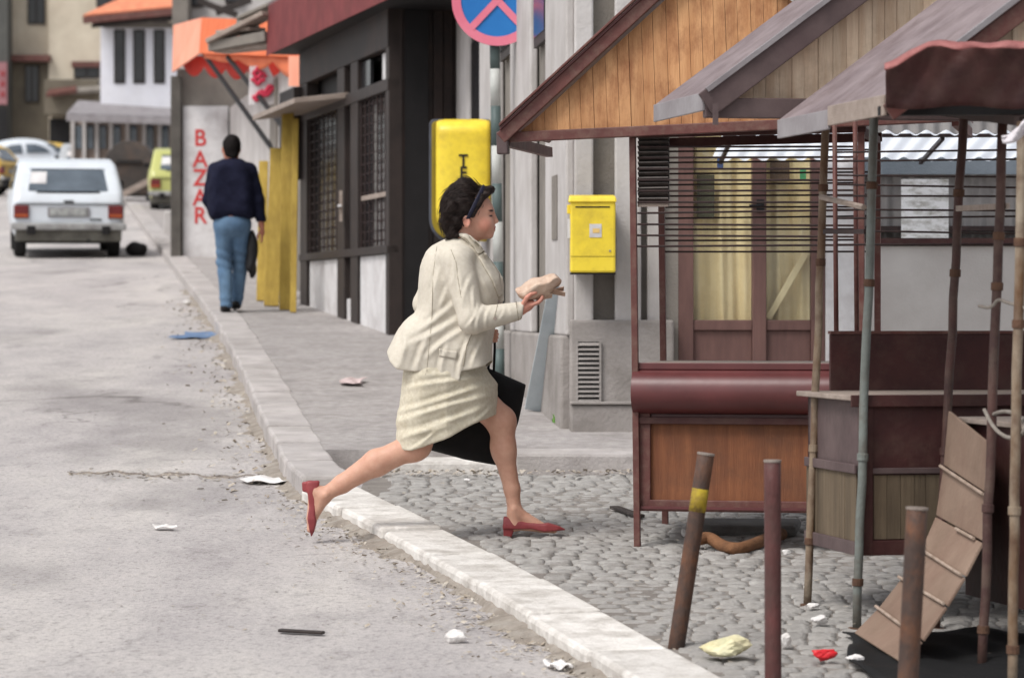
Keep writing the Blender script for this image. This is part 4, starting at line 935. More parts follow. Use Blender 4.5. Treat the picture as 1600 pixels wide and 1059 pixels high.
# ---------------------------------------------------------------- no-stopping sign
sb = G(781, 600, KH); sb.y -= 0
sgn = empty('traffic_sign', sb, 'round blue no stopping sign with pink-red rim on a striped pole', 'sign')
Ys = sb.y; ctr = P(777, 1, Ys - .05); R_ = 71 / F * Ys
M_blue = mat('sign_blue', S(44, 120, 190), S(36, 108, 178), 3, rough=.4, bump=0); M_pink = mat('sign_rim', S(226, 130, 150), S(214, 112, 134), 3, rough=.4, bump=0)
def disc(r0, r1, yo, name, m_, n_=64):
    M = MB(); vs = []; fs = []
    for k in range(n_):
        a = 2 * PI * k / n_; vs += [(ctr.x + r0 * math.cos(a), ctr.y + yo, ctr.z + r0 * math.sin(a)), (ctr.x + r1 * math.cos(a), ctr.y + yo, ctr.z + r1 * math.sin(a))]
    for k in range(n_): k2 = (k + 1) % n_; fs.append((2 * k, 2 * k + 1, 2 * k2 + 1, 2 * k2))
    o = M.add(vs, fs).build(name, m_, sgn); md = o.modifiers.new('s', 'SOLIDIFY'); md.thickness = .008; md.offset = 0; return o
disc(0.001, R_, 0, 'sign_plate', mat('sign_back', S(150, 150, 150), rough=.5)); disc(.001, R_ * .84, -.010, 'blue_face', M_blue); disc(R_ * .80, R_, -.016, 'red_rim', M_pink)
for a in (PI / 4 + .03, -PI / 4 - .03):
    d_ = Vector((math.cos(a), 0, math.sin(a))) * R_ * .84; MB().beam(ctr + Vector((0, -.020, 0)) - d_, ctr + Vector((0, -.020 - (.002 if a > 0 else 0), 0)) + d_, .006, R_ * .15, up=(0, 0, 1)).build('red_bar', M_pink, sgn)
M_pw = mat('pole_pale', S(188, 190, 186), S(168, 170, 166), 8, rough=.5, bump=.1); M_pt = mat('pole_teal', S(86, 99, 98), S(72, 86, 85), 8, rough=.5, bump=.1)
edges = [600, 545, 497, 409, 347, 287, 228, 166, 108, 60, 0, -60]
for i in range(len(edges) - 1):
    za, zb_ = EYE + (HZ - edges[i]) / F * Ys, EYE + (HZ - edges[i + 1]) / F * Ys
    MB().tube([(sb.x + .0 - .004 * i, Ys, max(za, sb.z - .1)), (sb.x - .004 * (i + 1), Ys, zb_)], .034, 16).build('pole_band', M_pw if i % 2 else M_pt, sgn, smooth=True)

# ---------------------------------------------------------------- yellow telephone hood
YP = 23.4
ph = empty('telephone_hood', P(720, 375, YP), 'yellow rounded telephone hood fixed to the dark shop side wall', 'telephone')
hx = lambda x: (x - 800) / F * YP
hz = lambda y: EYE + (HZ - y) / F * YP
def rrect(x0, x1, y0, y1, rt, rb_, yy):
    pts = []
    for cx, cy, rr, a0 in ((x1, y0, rt, 0), (x0, y0, rt, 90), (x0, y1, rb_, 180), (x1, y1, rb_, 270)):
        sx = -1 if cx == x1 else 1; sy = 1 if cy == y0 else -1
        for k in range(9):
            a = math.radians(a0 + 90 * k / 8); pts.append((hx(cx + sx * rr + rr * math.cos(a)), yy, hz(cy + sy * rr - rr * math.sin(a))))
    return pts
MB().prism(rrect(670, 769, 185, 378, 9, 36, YP + .10), (0, .45, 0)).build('edge_trim', mat('blue_grey_trim', S(84, 88, 98), S(60, 62, 70), 5, rough=.5), ph, bevel=.006)
MB().prism(rrect(674, 768, 188, 375, 8, 34, YP + .085), (0, .3, 0)).build('side_rim', M_yellow_edge, ph, bevel=.006)
M = MB()
nv, nu = 26, 3
def hood(u, v):      # curved yellow face: bulging forward, rolled back at top and foot
    y = 187 + v * 187; roll = .10 * (1 - min(1, v / .10)) ** 2 + .30 * max(0, (v - .72) / .28) ** 2
    inset = 30 * max(0, (v - .80) / .20) ** 2.2
    x = 682 + inset + u * (765 - 682 - inset * 1.2); return (hx(x), YP + roll + .03 * (2 * u - 1) ** 4, hz(y))
M.grid(hood, 12, 40).build('yellow_shell', M_yellow, ph, smooth=True, solid=.02)
for ch, y in (('T', 252), ('E', 271)): text_mesh(ch, .125, (hx(724), YP - .016, hz(y)), M_dark, ph, 'letter', extrude=.002, bold=.002, sx=.9)
# ---------------------------------------------------------------- yellow mailbox
YM = YF - .36
mbx = empty('mailbox', P(926, 428, YM), 'yellow metal mailbox with a small white label on the grey wall', 'mailbox')
mx = lambda x: (x - 800) / F * YM
mz = lambda y: EYE + (HZ - y) / F * YM
MB().box(mx(891), mx(962), YM, YM + .16, mz(426), mz(314)).build('body', M_yellow, mbx, bevel=.012)
MB().hexa([(mx(888), YM - .012, mz(316)), (mx(964), YM - .012, mz(316)), (mx(964), YM + .17, mz(316)), (mx(888), YM + .17, mz(316)), (mx(890), YM + .0, mz(307)), (mx(962), YM + .0, mz(307)), (mx(962), YM + .17, mz(303)), (mx(890), YM + .17, mz(303))]).build('lid', M_yellow, mbx, bevel=.008)
MB().box(mx(899), mx(953), YM - .0025, YM - .0002, mz(324.5), mz(322.5)).build('letter_slot', M_dark, mbx)
MB().box(mx(891.6), mx(961.4), YM - .0015, YM - .0002, mz(401), mz(400.2)).build('door_seam', M_yellow_edge, mbx)
MB().tube([(mx(953), YM - .004, mz(392)), (mx(953), YM + .001, mz(392))], .006, 10).build('lock', M_roofend, mbx)
MB().box(mx(886), mx(891.2), YM + .02, YM + .05, mz(334), mz(320)).build('hinge', M_yellow, mbx, bevel=.004)
MB().box(mx(887), mx(891), YM + .01, YM + .08, mz(372), mz(342)).build('side_plate', M_white, mbx)
lb = MB().box(mx(921), mx(940), YM - .003, YM - .0005, mz(371), mz(350)).build('label', M_white, mbx)
MB().box(mx(926), mx(937), YM - .0045, YM - .0032, mz(364), mz(357)).build('label_mark', mat('pale_mark', S(226, 190, 120), rough=.7), lb)
MB().box(mx(891), mx(962), YM + .01, YM + .15, mz(428.5), mz(426.2)).build('base_plate', M_dark, mbx)
MB().box(mx(896), mx(958), YM + .161, YF - .075, mz(420), mz(318)).build('bracket', M_dark, mbx)
# pale blue board leaning against the plinth
bA = G(836, 640, KH); bt = P(877, 436, 18.75)
tag(MB().beam(bA + Vector((0, 0, .0)), bt, .13, .025, up=(0, -1, 0)).build('leaning_board', M_blueboard, bevel=.004), 'pale blue board leaning on the grey plinth beside the mailbox', 'board')
# drain pipe remnant and weed by the plinth
M = MB(); rnd = random.Random(4); wp = G(873, 660, KH)
for i in range(46):
    a = rnd.uniform(0, 2 * PI); L_ = rnd.uniform(.02, .06); o_ = wp + Vector((rnd.uniform(-.035, .035), rnd.uniform(-.03, .03), 0)); d_ = Vector((math.cos(a) * L_ * .7, math.sin(a) * L_ * .7, L_)); s_ = Vector((-math.sin(a), math.cos(a), 0)) * .004
    M.add([o_ - s_, o_ + s_, o_ + d_ * .6 + s_ * .8, o_ + d_, o_ + d_ * .6 - s_ * .8], [(0, 1, 2, 3, 4)])
tag(M.build('weed_tuft', mat('weed_green', S(104, 150, 64), S(78, 120, 48), 12, rough=.7, bump=0), fix=False), 'small green weed tuft at the foot of the grey plinth', 'plant')

# ---------------------------------------------------------------- parked cars
CAR_SIDE = [(.04, .34), (.0, .50), (.015, .80), (.07, .90), (.42, 1.24), (.62, 1.345), (1.2, 1.385), (1.9, 1.375), (2.2, 1.32), (2.75, .93), (3.55, .84), (3.72, .72), (3.76, .42), (3.6, .27), (.2, .27)]
def hw_(z): return np.interp(z, [.25, .5, .75, .92, 1.0, 1.4], [.74, .79, .80, .775, .755, .665])
def hatchback(loc, head, paint, label, group, dark=False, h=.03, plate=True):
    o = empty('parked_car', loc, label, 'car', group)
    R = Matrix.Translation(loc) @ Matrix.Rotation(head, 4, 'Z') @ Matrix.Rotation(math.atan(GR), 4, 'X')
    def f(p):
        x, y, z = p
        d = poly2(y, z, CAR_SIDE)
        w_ = np.abs(x) - hw_(z) + .10 * np.clip((y - 3.0), 0, 1) ** 2 + .05 * np.clip((.35 - y) / .35, 0, 1) ** 2
        b = smax(d, w_, .07)
        for yc in (.72, 3.02): b = smax(b, -np.maximum(np.sqrt((y - yc) ** 2 + (z - .29) ** 2) - .33, .50 - np.abs(x)), .015)
        return b
    def fin(ob):
        ob.data.transform(Matrix.Translation(loc)); ob.data.transform(R @ Matrix.Translation(loc).inverted()); ob.data.transform(Matrix.Translation(-Vector(loc))); return ob
    def part(M, name, m_, par=o, **k):
        M.v = [tuple(R @ Vector(v)) for v in M.v]; return M.build(name, m_, par, **k)
    b = sdf_mesh('body', f, (-.9, -.1, .15), (.9, 3.9, 1.5), h, paint, None, smooth_it=2); b.data.transform(R); b.data.transform(Matrix.Translation(-Vector(loc))); b.parent = o
    # rear screen on the sloping tailgate
    s0, s1 = Vector((0, .07, .90)), Vector((0, .42, 1.24)); dv = (s1 - s0); nn = Vector((0, -dv.z, dv.y)).normalized()
    def scr(u, v, off, wx0=.66, wx1=.60, v0=.10, v1=.97): 
        q = s0 + dv * (v0 + (v1 - v0) * v) + nn * off; wx = wx0 + (wx1 - wx0) * v; return (q.x + (u * 2 - 1) * wx, q.y + .03 * (u * 2 - 1) ** 4, q.z)
    part(MB().grid(lambda u, v: scr(u, v, .004, .695, .63, .03, 1.03), 8, 2), 'screen_seal', M_dark, smooth=True)
    part(MB().grid(lambda u, v: scr(u, v, .012), 8, 3), 'rear_screen', M_carglass, smooth=True)
    part(MB().box(-.56, -.3, .26, .265, 1.02, 1.16) if False else MB().grid(lambda u, v: scr(.08 + u * .18, .35 + v * .55, .014), 2, 2), 'paper_sticker', M_white)
    for sx in (-1, 1):
        for y0, y1, y2, y3 in ((.66, 1.34, 1.34, .86), (1.42, 2.52, 2.12, 1.42)):
            part(MB().add([(sx * (hw_(.95) + .006), y0, .95), (sx * (hw_(.95) + .006), y1, .95), (sx * (hw_(1.28) + .006), y2, 1.28), (sx * (hw_(1.28) + .006), y3, 1.28)], [(0, 1, 2, 3)]), 'side_window', M_darkglass, solid=.012)
        tl = part(MB().box(sx * .655 - .105, sx * .655 + .105, -.03, .08, .56, .745), 'tail_light', mat('tail_red', S(118, 40, 40), S(92, 30, 32), 10, rough=.25, bump=0, spec=.6), bevel=.012)
        part(MB().box(sx * .655 - .09, sx * .655 + .09, -.036, -.031, .58, .625), 'indicator', mat('tail_amber', S(170, 84, 50), rough=.3, bump=0), tl)
        part(MB().box(sx * .52 - .06, sx * .52 + .06, -.125, -.06, .34, .46), 'overrider', M_dark, bevel=.012)
        part(MB().box(sx * .83 - .05, sx * .83 + .05, 2.2, 2.26, .96, 1.06), 'mirror', M_dark, bevel=.015)
        for yc in (.72, 3.02):
            xw = sx * .66; M = MB()
            prof = [(-.085, .20), (-.085, .265), (-.06, .29), (.06, .29), (.085, .265), (.085, .20)]
            n_ = 28; vs = []; fs = []
            for k in range(n_):
                a = 2 * PI * k / n_; vs += [(xw + px, yc + pr * math.cos(a), .29 + pr * math.sin(a)) for px, pr in prof]
            for k in range(n_):
                for q in range(6): fs.append((k * 6 + q, k * 6 + (q + 1) % 6, ((k + 1) % n_) * 6 + (q + 1) % 6, ((k + 1) % n_) * 6 + q))
            M.add(vs, fs); wl = part(M, 'wheel', mat('tyre', S(38, 37, 37), rough=.85), smooth=False)
            part(MB().tube([(xw - .06, yc, .29), (xw + .06 * 1, yc, .29)], .2, 24), 'rim', mat('rim_steel', S(140, 138, 136), rough=.4, metal=.5), wl)
    bp = part(MB().box(-.80, .80, -.10, .02, .40, .50), 'bumper', mat('bumper_chrome', S(178, 178, 176), S(150, 150, 150), 6, rough=.35, metal=.3, dirt=S(96, 92, 86), dscale=4, damt=.6), bevel=.025)
    part(MB().box(-.74, .74, .0, .16, .24, .40), 'rear_valance', mat('valance_grey', S(120, 118, 110), S(84, 82, 76), 4, rough=.7), bevel=.02)
    pl_ = part(MB().box(-.26, .26, -.028, -.004, .60, .70), 'number_plate', mat('plate_grey', S(176, 178, 176), S(160, 162, 160), 10, rough=.5, dirt=S(96, 98, 98), dscale=26, damt=.9, dstretch=(1, 1, .6)), bevel=.004)
    part(MB().box(-.29, .29, -.016, .0, .585, .715), 'plate_recess', M_roofend, bevel=.004)
    part(MB().box(-.07, .07, -.03, .01, .79, .815), 'hatch_handle', M_dark, bevel=.006)
    part(MB().box(-.74, .74, -.006, .02, .762, .772), 'hatch_gap', M_dark)
    part(MB().box(.30, .46, -.01, .01, .54, .56), 'badge', M_dark)
    part(MB().tube([(.28, -.06, .24), (.28, .6, .24)], .03, 10), 'exhaust', M_dark, smooth=True)
    part(MB().box(-.68, .68, .25, 3.4, .2, .29), 'underside', M_dark)
    return o
M_cwhite = mat('white_car_paint', S(214, 220, 226), S(206, 212, 219), 2, rough=.25, bump=0, spec=.5, dirt=S(186, 188, 190), dscale=2.5, damt=.4)
M_lime = mat('lime_car_paint', S(186, 188, 116), S(176, 178, 106), 2, rough=.3, bump=0, spec=.5)
M_cyel = mat('yellow_car_paint', S(214, 180, 84), S(204, 168, 74), 2, rough=.3, bump=0, spec=.5)
M_cgrey = mat('grey_car_paint', S(176, 180, 184), S(164, 168, 172), 2, rough=.3, bump=0, spec=.5)
grp = 'cars parked up the street'
def gpt(x, y): return G(x, y)
hatchback(gpt(107, 404), math.atan(.175), M_cwhite, 'white hatchback with red tail lights driving up the street, nearest car', grp)
hatchback(gpt(292, 336), math.atan(.12), M_lime, 'lime green hatchback half hidden behind the BAZAR post', grp)
hatchback(gpt(136, 306), math.atan(.13), M_cgrey, 'pale grey hatchback parked beyond the white hatchback roof', grp)
hatchback(gpt(92, 296), math.radians(40), M_cyel, 'ochre yellow hatchback at the far end behind the rounded white car', grp)
hatchback(gpt(18, 306), math.radians(75), M_cyel, 'ochre yellow hatchback cut by the left picture edge below the rounded white car', grp)
# rounded white saloon at the left edge
rl = G(40, 296); ro = empty('parked_car', rl, 'rounded old white saloon at the far left end of the street', 'car', grp)
def place(ob): ob.data.transform(Matrix.Translation(rl) @ Matrix.Rotation(math.radians(-70), 4, 'Z') @ Matrix.Rotation(math.atan(GR), 4, 'X')); ob.data.transform(Matrix.Translation(-Vector(rl))); ob.parent = ro; return ob
def rb(p):
    x, y, z = p; b = ell(p, (0, 0, .62), (.74, 1.95, .40)); c = ell(p, (0, -.1, .95), (.62, 1.2, .56)); b = smin(b, c, .12)
    for yy in (-1.2, 1.25):
        for xx in (-.62, .62): b = smin(b, ell(p, (xx, yy, .48), (.14, .46, .32)), .05)
    return smax(b, .22 - z, .03)
place(sdf_mesh('body', rb, (-.95, -2.1, .1), (.95, 2.1, 1.6), .04, M_cwhite, None, smooth_it=1))
def rwin(p):
    x, y, z = p; c = np.abs(ell(p, (0, -.1, .95), (.635, 1.215, .575))) - .02
    band = np.maximum(np.abs(z - 1.18) - .15, 0); g = np.minimum(np.abs(np.abs(y + .1) - .02), 9) ; slit = .05 - np.abs(np.abs(y + .1) - .0)
    return np.maximum(np.maximum(c, np.abs(z - 1.18) - .14), np.maximum(slit, .06 - np.abs(np.abs(x) - .40)))
place(sdf_mesh('windows', rwin, (-.95, -2.1, .9), (.95, 2.1, 1.6), .03, M_carglass, None))
for yy in (-1.2, 1.25):
    for xx in (-.6, .6):
        t_ = MB().tube([(xx - .08, yy, .3), (xx + .08, yy, .3)], .3, 24).build('wheel', _m['tyre'], None); place(t_)
place(MB().box(-.6, .6, 1.85, 1.98, .4, .5).build('bumper', _m['bumper_chrome'], None, bevel=.03)); place(MB().box(-.6, .6, -1.98, -1.85, .4, .5).build('bumper', _m['bumper_chrome'], None, bevel=.03))

# dome-lidded rubbish container
dl = G(203, 322); du = empty('rubbish_container', dl, 'dark rubbish container with domed lid in front of the white house', 'container')
M_cont = mat('dark_container', S(78, 72, 68), S(60, 56, 54), 3, rough=.7, bump=.3, dirt=S(112, 90, 76), dscale=2, damt=.5)
w2 = .58
MB().hexa([dl + Vector(v) for v in ((-w2 * .85, 0, .25), (w2 * .85, 0, .25), (w2 * .85, 1.0, .25), (-w2 * .85, 1.0, .25), (-w2, -.1, .95), (w2, -.1, .95), (w2, 1.1, .95), (-w2, 1.1, .95))]).build('bin_body', M_cont, du, bevel=.03)
M = MB(); M.prism([dl + Vector((w2 * math.cos(a), -.12, .96 + .56 * math.sin(a))) for a in np.linspace(0, PI, 19)], (0, 1.24, 0)); M.build('lid', M_cont, du, bevel=.02)
MB().box(dl.x - .3, dl.x + .3, dl.y - .16, dl.y - .125, dl.z + 1.0, dl.z + 1.06).build('handle', M_dark, du)
for sx in (-.4, .4):
    for sy in (.1, .9): MB().tube([dl + Vector((sx - .03, sy, .12)), dl + Vector((sx + .03, sy, .12))], .12, 14).build('castor', M_dark, du)
tag(MB().beam(dl + Vector((-.35, -.25, .15)), dl + Vector((.75, -.2, .72)), .06, .14).build('leaning_beam', M_counter, bevel=.01), 'brown beam propped against the front of the domed rubbish container', 'beam')
tag(MB().hexa([G(264, 378) + Vector(v) for v in ((-.1, 0, 0), (.1, 0, 0), (.1, .2, .01), (-.1, .2, .01), (-.08, 0, .5), (.08, 0, .5), (.08, .18, .5), (-.08, .18, .5))]).build('stone_post', M_plaster, bevel=.03), 'short pale stone post on the kerb left of the BAZAR corner', 'post')
# small dark dog-sized rubbish bag beside the car
def rag(p): return ell(p, (0, 0, .09), (.16, .12, .11)) + .02 * wob(p, 26, 1)
g0 = G(213, 400); ob = sdf_mesh('rubbish_bag', rag, (-.25, -.2, -.05), (.25, .2, .25), .015, M_dark, None, off=g0); tag(ob, 'small black rubbish bag on the road right of the white hatchback', 'bag')

# ---------------------------------------------------------------- running woman
YWm = 14.3; KS = F / YWm
w0 = Vector(((720 - 800) / KS, YWm, gz(YWm) + .002))
def q(x, y, d=0.0): return ((x - 720) / KS, d, (845 - y) / KS)
def qp(pts): return [((x - 720) / KS, (845 - y) / KS) for x, y in pts]
wm = empty('person', w0, 'person in cream jacket and skirt and red shoes running across the cobbles', 'person')
M_skin = mat('skin', (1, 1, 1), (.88, .80, .78), 24, rough=.5, bump=.15, bscale=160, spec=.35, attr='Col')
_m['skin'].node_tree.nodes['Principled BSDF'].inputs['Subsurface Weight'].default_value = .12
_m['skin'].node_tree.nodes['Principled BSDF'].inputs['Subsurface Radius'].default_value = (.012, .005, .003)
M_cream = mat('cream_jacket', S(206, 199, 186), S(196, 188, 173), 60, rough=.92, bump=.5, bscale=520, spec=.12, bdist=.002)
M_skirt = mat('cream_tweed', S(212, 205, 187), S(194, 185, 165), 70, rough=.92, bump=.5, bscale=380, spec=.12, dirt=S(182, 170, 142), dscale=30, damt=.5, bdist=.003)
M_hair = mat('dark_hair', S(58, 46, 42), S(34, 27, 26), 30, stretch=(1, 1, 2.5), rough=.58, bump=.3, bscale=110, spec=.25, bdist=.006)
M_shoe = mat('red_shoe', S(146, 64, 66), S(126, 52, 55), 10, rough=.5, bump=.15, bscale=120, spec=.4)
HANDL = q(768, 528, .20)
def finger(p, pts, r0, r1):
    d = None
    for i in range(len(pts) - 1):
        a = r0 + (r1 - r0) * i / (len(pts) - 1); b = r0 + (r1 - r0) * (i + 1) / (len(pts) - 1)
        c = cap(p, pts[i], pts[i + 1], a, b); d = c if d is None else np.minimum(d, c)
    return d
def body(p):
    # head
    hd = ell(p, q(731, 325), (.098, .078, .098))
    fc = ell(p, q(751, 341), (.061, .058, .088), .08); hd = smin(hd, fc, .035)
    hd = smin(hd, cap(p, q(750, 364), q(765.5, 368), .033, .016), .026)          # jaw and chin
    hd = smin(hd, ell(p, q(757, 352, -.030), (.034, .028, .034)), .02); hd = smin(hd, ell(p, q(757, 352, .030), (.034, .028, .034)), .02)
    hd = smin(hd, cap(p, q(764, 329, -.034), q(764, 329, .034), .014, .014), .02)  # brow
    for s in (-1, 1): hd = smax(hd, -ell(p, q(771, 337.5, s * .033), (.018, .019, .011)), .012)
    for s in (-1, 1): hd = smin(hd, ell(p, q(765.5, 338, s * .031), (.0125, .0125, .0115)), .005)
    hd = smin(hd, ell(p, q(763.5, 357), (.027, .034, .028)), .016)
    hd = smin(hd, cap(p, q(768.8, 331), q(776.2, 346.6), .0068, .0088), .012)
    for s in (-1, 1): hd = smin(hd, ell(p, q(772.8, 348.6, s * .010), (.010, .007, .006)), .007)
    hd = smin(hd, ell(p, q(770.6, 355.8), (.0125, .021, .0062)), .006); hd = smin(hd, ell(p, q(770.2, 360.2), (.0125, .019, .0068)), .005)
    hd = smax(hd, -ell(p, q(776.5, 357.8), (.010, .024, .0018)), .003)
    ear = smax(ell(p, q(729.5, 348, -.077), (.018, .010, .029), .2), -ell(p, q(730, 347, -.089), (.011, .008, .019), .2), .005)
    hd = smin(hd, ear, .008); hd = smin(hd, ell(p, q(729.5, 348, .077), (.018, .010, .029), .2), .008)
    b = smin(hd, cap(p, q(730, 358), q(714, 402), .049, .062), .026)
    # torso inside the clothes
    t = cap(p, q(708, 425), q(694, 500), .11, .105); t = smin(t, cap(p, q(694, 500), q(692, 570), .10, .115), .05)
    t = smin(t, cap(p, q(712, 408, -.12), q(712, 408, .12), .055, .055), .05); b = smin(b, t, .04)
    # near arm to the hand under the parcel
    b = smin(b, cap(p, q(715, 412, -.15), q(740, 500, -.215), .045, .038), .03)
    b = smin(b, cap(p, q(740, 500, -.215), q(812, 484, -.205), .038, .026), .02)
    b = smin(b, cap(p, q(812, 484, -.205), q(823, 480, -.203), .026, .022), .015)
    h = ell(p, q(826, 477, -.200), (.032, .030, .019), .35)
    b = smin(b, h, .014)
    for k, (dd, L) in enumerate(((-.226, .92), (-.208, 1.0), (-.190, .96), (-.174, .78))):
        b = smin(b, finger(p, [q(831, 476.5, dd), q(831 + 10 * L, 473.5, dd), q(831 + 15 * L, 469, dd - .002), q(831 + 17 * L, 464.5, dd)], .0095, .0072), .004)
    b = smin(b, finger(p, [q(818, 475, -.226), q(823, 466, -.240), q(829, 460.5, -.243), q(836, 458.5, -.240)], .0115, .0085), .006)
    # far arm to the bag straps
    b = smin(b, cap(p, q(700, 410, .15), q(664, 478, .205), .045, .038), .03); b = smin(b, cap(p, q(664, 478, .205), q(752, 520, .21), .038, .025), .02)
    b = smin(b, ell(p, (HANDL[0] - .02, .205, HANDL[2] + .008), (.036, .022, .030)), .014)
    for k in range(4):
        zz = HANDL[2] + .028 - .015 * k; L = (.9, 1, .95, .8)[k]
        b = smin(b, finger(p, [(HANDL[0] + .0, .195, zz), (HANDL[0] + .022 * L, .188, zz), (HANDL[0] + .026 * L, .208, zz), (HANDL[0] + .010, .221, zz)], .009, .007), .003)
    b = smin(b, finger(p, [(HANDL[0] - .022, .215, HANDL[2] + .03), (HANDL[0] - .002, .232, HANDL[2] + .026), (HANDL[0] + .018, .232, HANDL[2] + .018)], .010, .008), .005)
    # front leg (far side)
    L1 = cap(p, q(700, 580, .07), q(779, 656, .072), .082, .066)
    kn = ell(p, q(788, 660, .070), (.046, .052, .052)); L1 = smin(L1, kn, .04)
    L1 = smin(L1, cap(p, q(784, 664, .072), q(788, 706, .072), .056, .053), .03)
    L1 = smin(L1, cap(p, q(785, 700, .074), q(800, 766, .074), .052, .035), .03)
    L1 = smin(L1, cap(p, q(800, 766, .074), q(804, 800, .074), .034, .031), .02)
    L1 = smin(L1, ell(p, q(803, 797, .042), (.012, .010, .012)), .012)
    L1 = smin(L1, cap(p, q(803, 806, .074), q(803, 822, .074), .031, .030), .015)
    L1 = smin(L1, cap(p, q(808, 804, .074), q(848, 826, .074), .029, .020), .025)
    L1 = smin(L1, cap(p, q(806, 822, .074), q(866, 830, .074), .024, .016), .015)
    b = smin(b, L1, .03)
    # rear leg (near side)
    L2 = cap(p, q(690, 585, -.06), q(654, 692, -.082), .082, .064)
    L2 = smin(L2, ell(p, q(646, 700, -.085), (.062, .056, .056)), .04)
    L2 = smin(L2, cap(p, q(640, 699, -.085), q(592, 722, -.083), .056, .056), .03)
    L2 = smin(L2, cap(p, q(588, 722, -.083), q(536, 755, -.080), .057, .040), .03)
    L2 = smin(L2, cap(p, q(536, 755, -.080), q(508, 772, -.080), .039, .031), .02)
    L2 = smin(L2, cap(p, q(508, 772, -.080), q(493, 764, -.080), .030, .029), .015)
    L2 = smin(L2, cap(p, q(506, 776, -.080), q(490, 808, -.080), .031, .022), .025)
    L2 = smin(L2, cap(p, q(492, 772, -.080), q(486, 826, -.080), .026, .014), .02)
    L2 = smin(L2, ell(p, q(511, 772, -.112), (.012, .010, .012)), .012)
    return smin(b, L2, .03)
def skin_col(p):
    x, y, z = p; n = len(x); c = np.tile(np.array(S(216, 168, 147)), (n, 1))
    leg = z < q(0, 600)[2]; c[leg] = S(204, 160, 138)
    def blend(mask, colr):
        k = np.clip(mask, 0, 1)[:, None]; c[:] = c * (1 - k) + np.array(colr) * k
    hand = (x > q(808, 0)[0]) & (z > q(0, 500)[2]) & (z < q(0, 440)[2]); c[hand] = S(212, 152, 134)
    sm = lambda d, r: np.clip((r - d) / (r * .5), 0, 1)
    def dd(px, py, d, sx=1, sz=1, sy=1): a = q(px, py, d); return np.sqrt(((x - a[0]) / sx) ** 2 + ((y - a[1]) / sy) ** 2 + ((z - a[2]) / sz) ** 2)
    for s in (-1, 1):
        blend(sm(dd(757, 352, s * .05), .04) * .4, S(222, 138, 120))
        blend(sm(dd(767.5, 330.5, s * .040, 1.9, .62, 2.2), .0115), S(58, 40, 34))        # brows
        blend(sm(dd(766.5, 338.6, s * .036, 1.6, .62, 2.0), .0095), S(52, 36, 32))         # lashes and eye
        blend(sm(dd(729.5, 348, s * .08), .026) * .35, S(214, 124, 108))
    blend(sm(dd(773.8, 358, 0, 1.0, .62, 2.2), .0145), S(182, 84, 86))
    return c
sdf_mesh('body', body, (-.76, -.34, -.02), (.50, .34, 1.66), .0040, M_skin, wm, off=w0, col=skin_col, smooth_it=1)

# cloth folds: strokes (photo px) that raise or sink the near side of the cloth
def strokes(p, lst, side=-1):
    x, y, z = p; out = np.zeros_like(x); m_ = np.clip(.6 + side * (y) * 9, 0, 1)
    for (x0, y0, x1, y1, amp, sg) in lst:
        a, b = q(x0, y0), q(x1, y1); ex, ez = b[0] - a[0], b[2] - a[2]; L2 = ex * ex + ez * ez; L = math.sqrt(L2)
        t = ((x - a[0]) * ex + (z - a[2]) * ez) / L2; n_ = ((x - a[0]) * ez - (z - a[2]) * ex) / L + .012 * np.sin(t * 3.0 + x0)
        tc = np.clip(t, 0, 1); env = np.sin(PI * np.clip(t * .9 + .05, 0, 1)) ** .7 * ((t > -.05) & (t < 1.05))
        k = n_ / sg
        out -= .68 * amp * env * (np.exp(-np.abs(k) ** 1.6) - .75 * np.exp(-((k - 1.7) / .9) ** 2))
    return out * m_
J_F = [(694, 405, 676, 492, .006, .011), (706, 430, 690, 500, .005, .010), (722, 468, 656, 512, .009, .013), (728, 496, 640, 535, .010, .014), (732, 512, 668, 560, .009, .013),
       (640, 505, 624, 570, .009, .014), (668, 520, 656, 584, .007, .013), (700, 535, 694, 590, .007, .012), (738, 520, 720, 590, .008, .010), (668, 395, 660, 470, .005, .010), (745, 400, 770, 470, .004, .009),
       (756, 520, 742, 574, .008, .010)]
S_F = [(748, 474, 732, 512, .008, .008), (757, 476, 748, 522, .007, .008), (770, 478, 760, 516, .006, .007), (786, 478, 778, 506, .004, .006), (802, 478, 798, 500, .003, .005),
       (722, 424, 716, 470, .006, .010), (738, 430, 724, 492, .007, .010), (746, 450, 738, 490, .006, .008), (710, 408, 704, 450, .005, .010)]
K_F = [(756, 584, 632, 612, .008, .012), (772, 600, 622, 640, .011, .014), (776, 616, 616, 662, .011, .014), (760, 636, 612, 680, .010, .013), (706, 660, 620, 692, .008, .011), (700, 566, 640, 590, .006, .010), (690, 672, 640, 698, .006, .009), (790, 628, 740, 655, .005, .010), (640, 620, 628, 655, .006, .009)]
# jacket
J = smooth_poly(qp([(714, 365), (695, 374), (668, 388), (657, 412), (652, 440), (652, 470), (650, 488), (634, 497), (624, 508), (615, 528), (606, 548), (611, 562), (622, 575), (646, 583), (684, 590), (720, 594), (723, 576), (758, 575), (762, 556), (768, 530), (774, 510), (782, 490), (787, 466), (788, 440), (778, 420), (762, 400), (746, 386), (728, 368)]), 1)
J = smooth_poly(qp([(714, 365), (695, 374), (668, 388), (657, 412), (653, 440), (653, 470), (650, 488), (636, 498), (626, 508), (616, 526), (600, 560), (585, 640), (640, 660), (775, 660), (772, 580), (768, 545), (774, 510), (782, 490), (787, 466), (788, 440), (778, 420), (762, 400), (746, 386), (728, 368)]), 1)
HJ = list(zip(*qp([(560, 543), (603, 545), (611, 562), (622, 574), (646, 582), (684, 588), (719, 592), (722, 576), (758, 574), (780, 560)])))
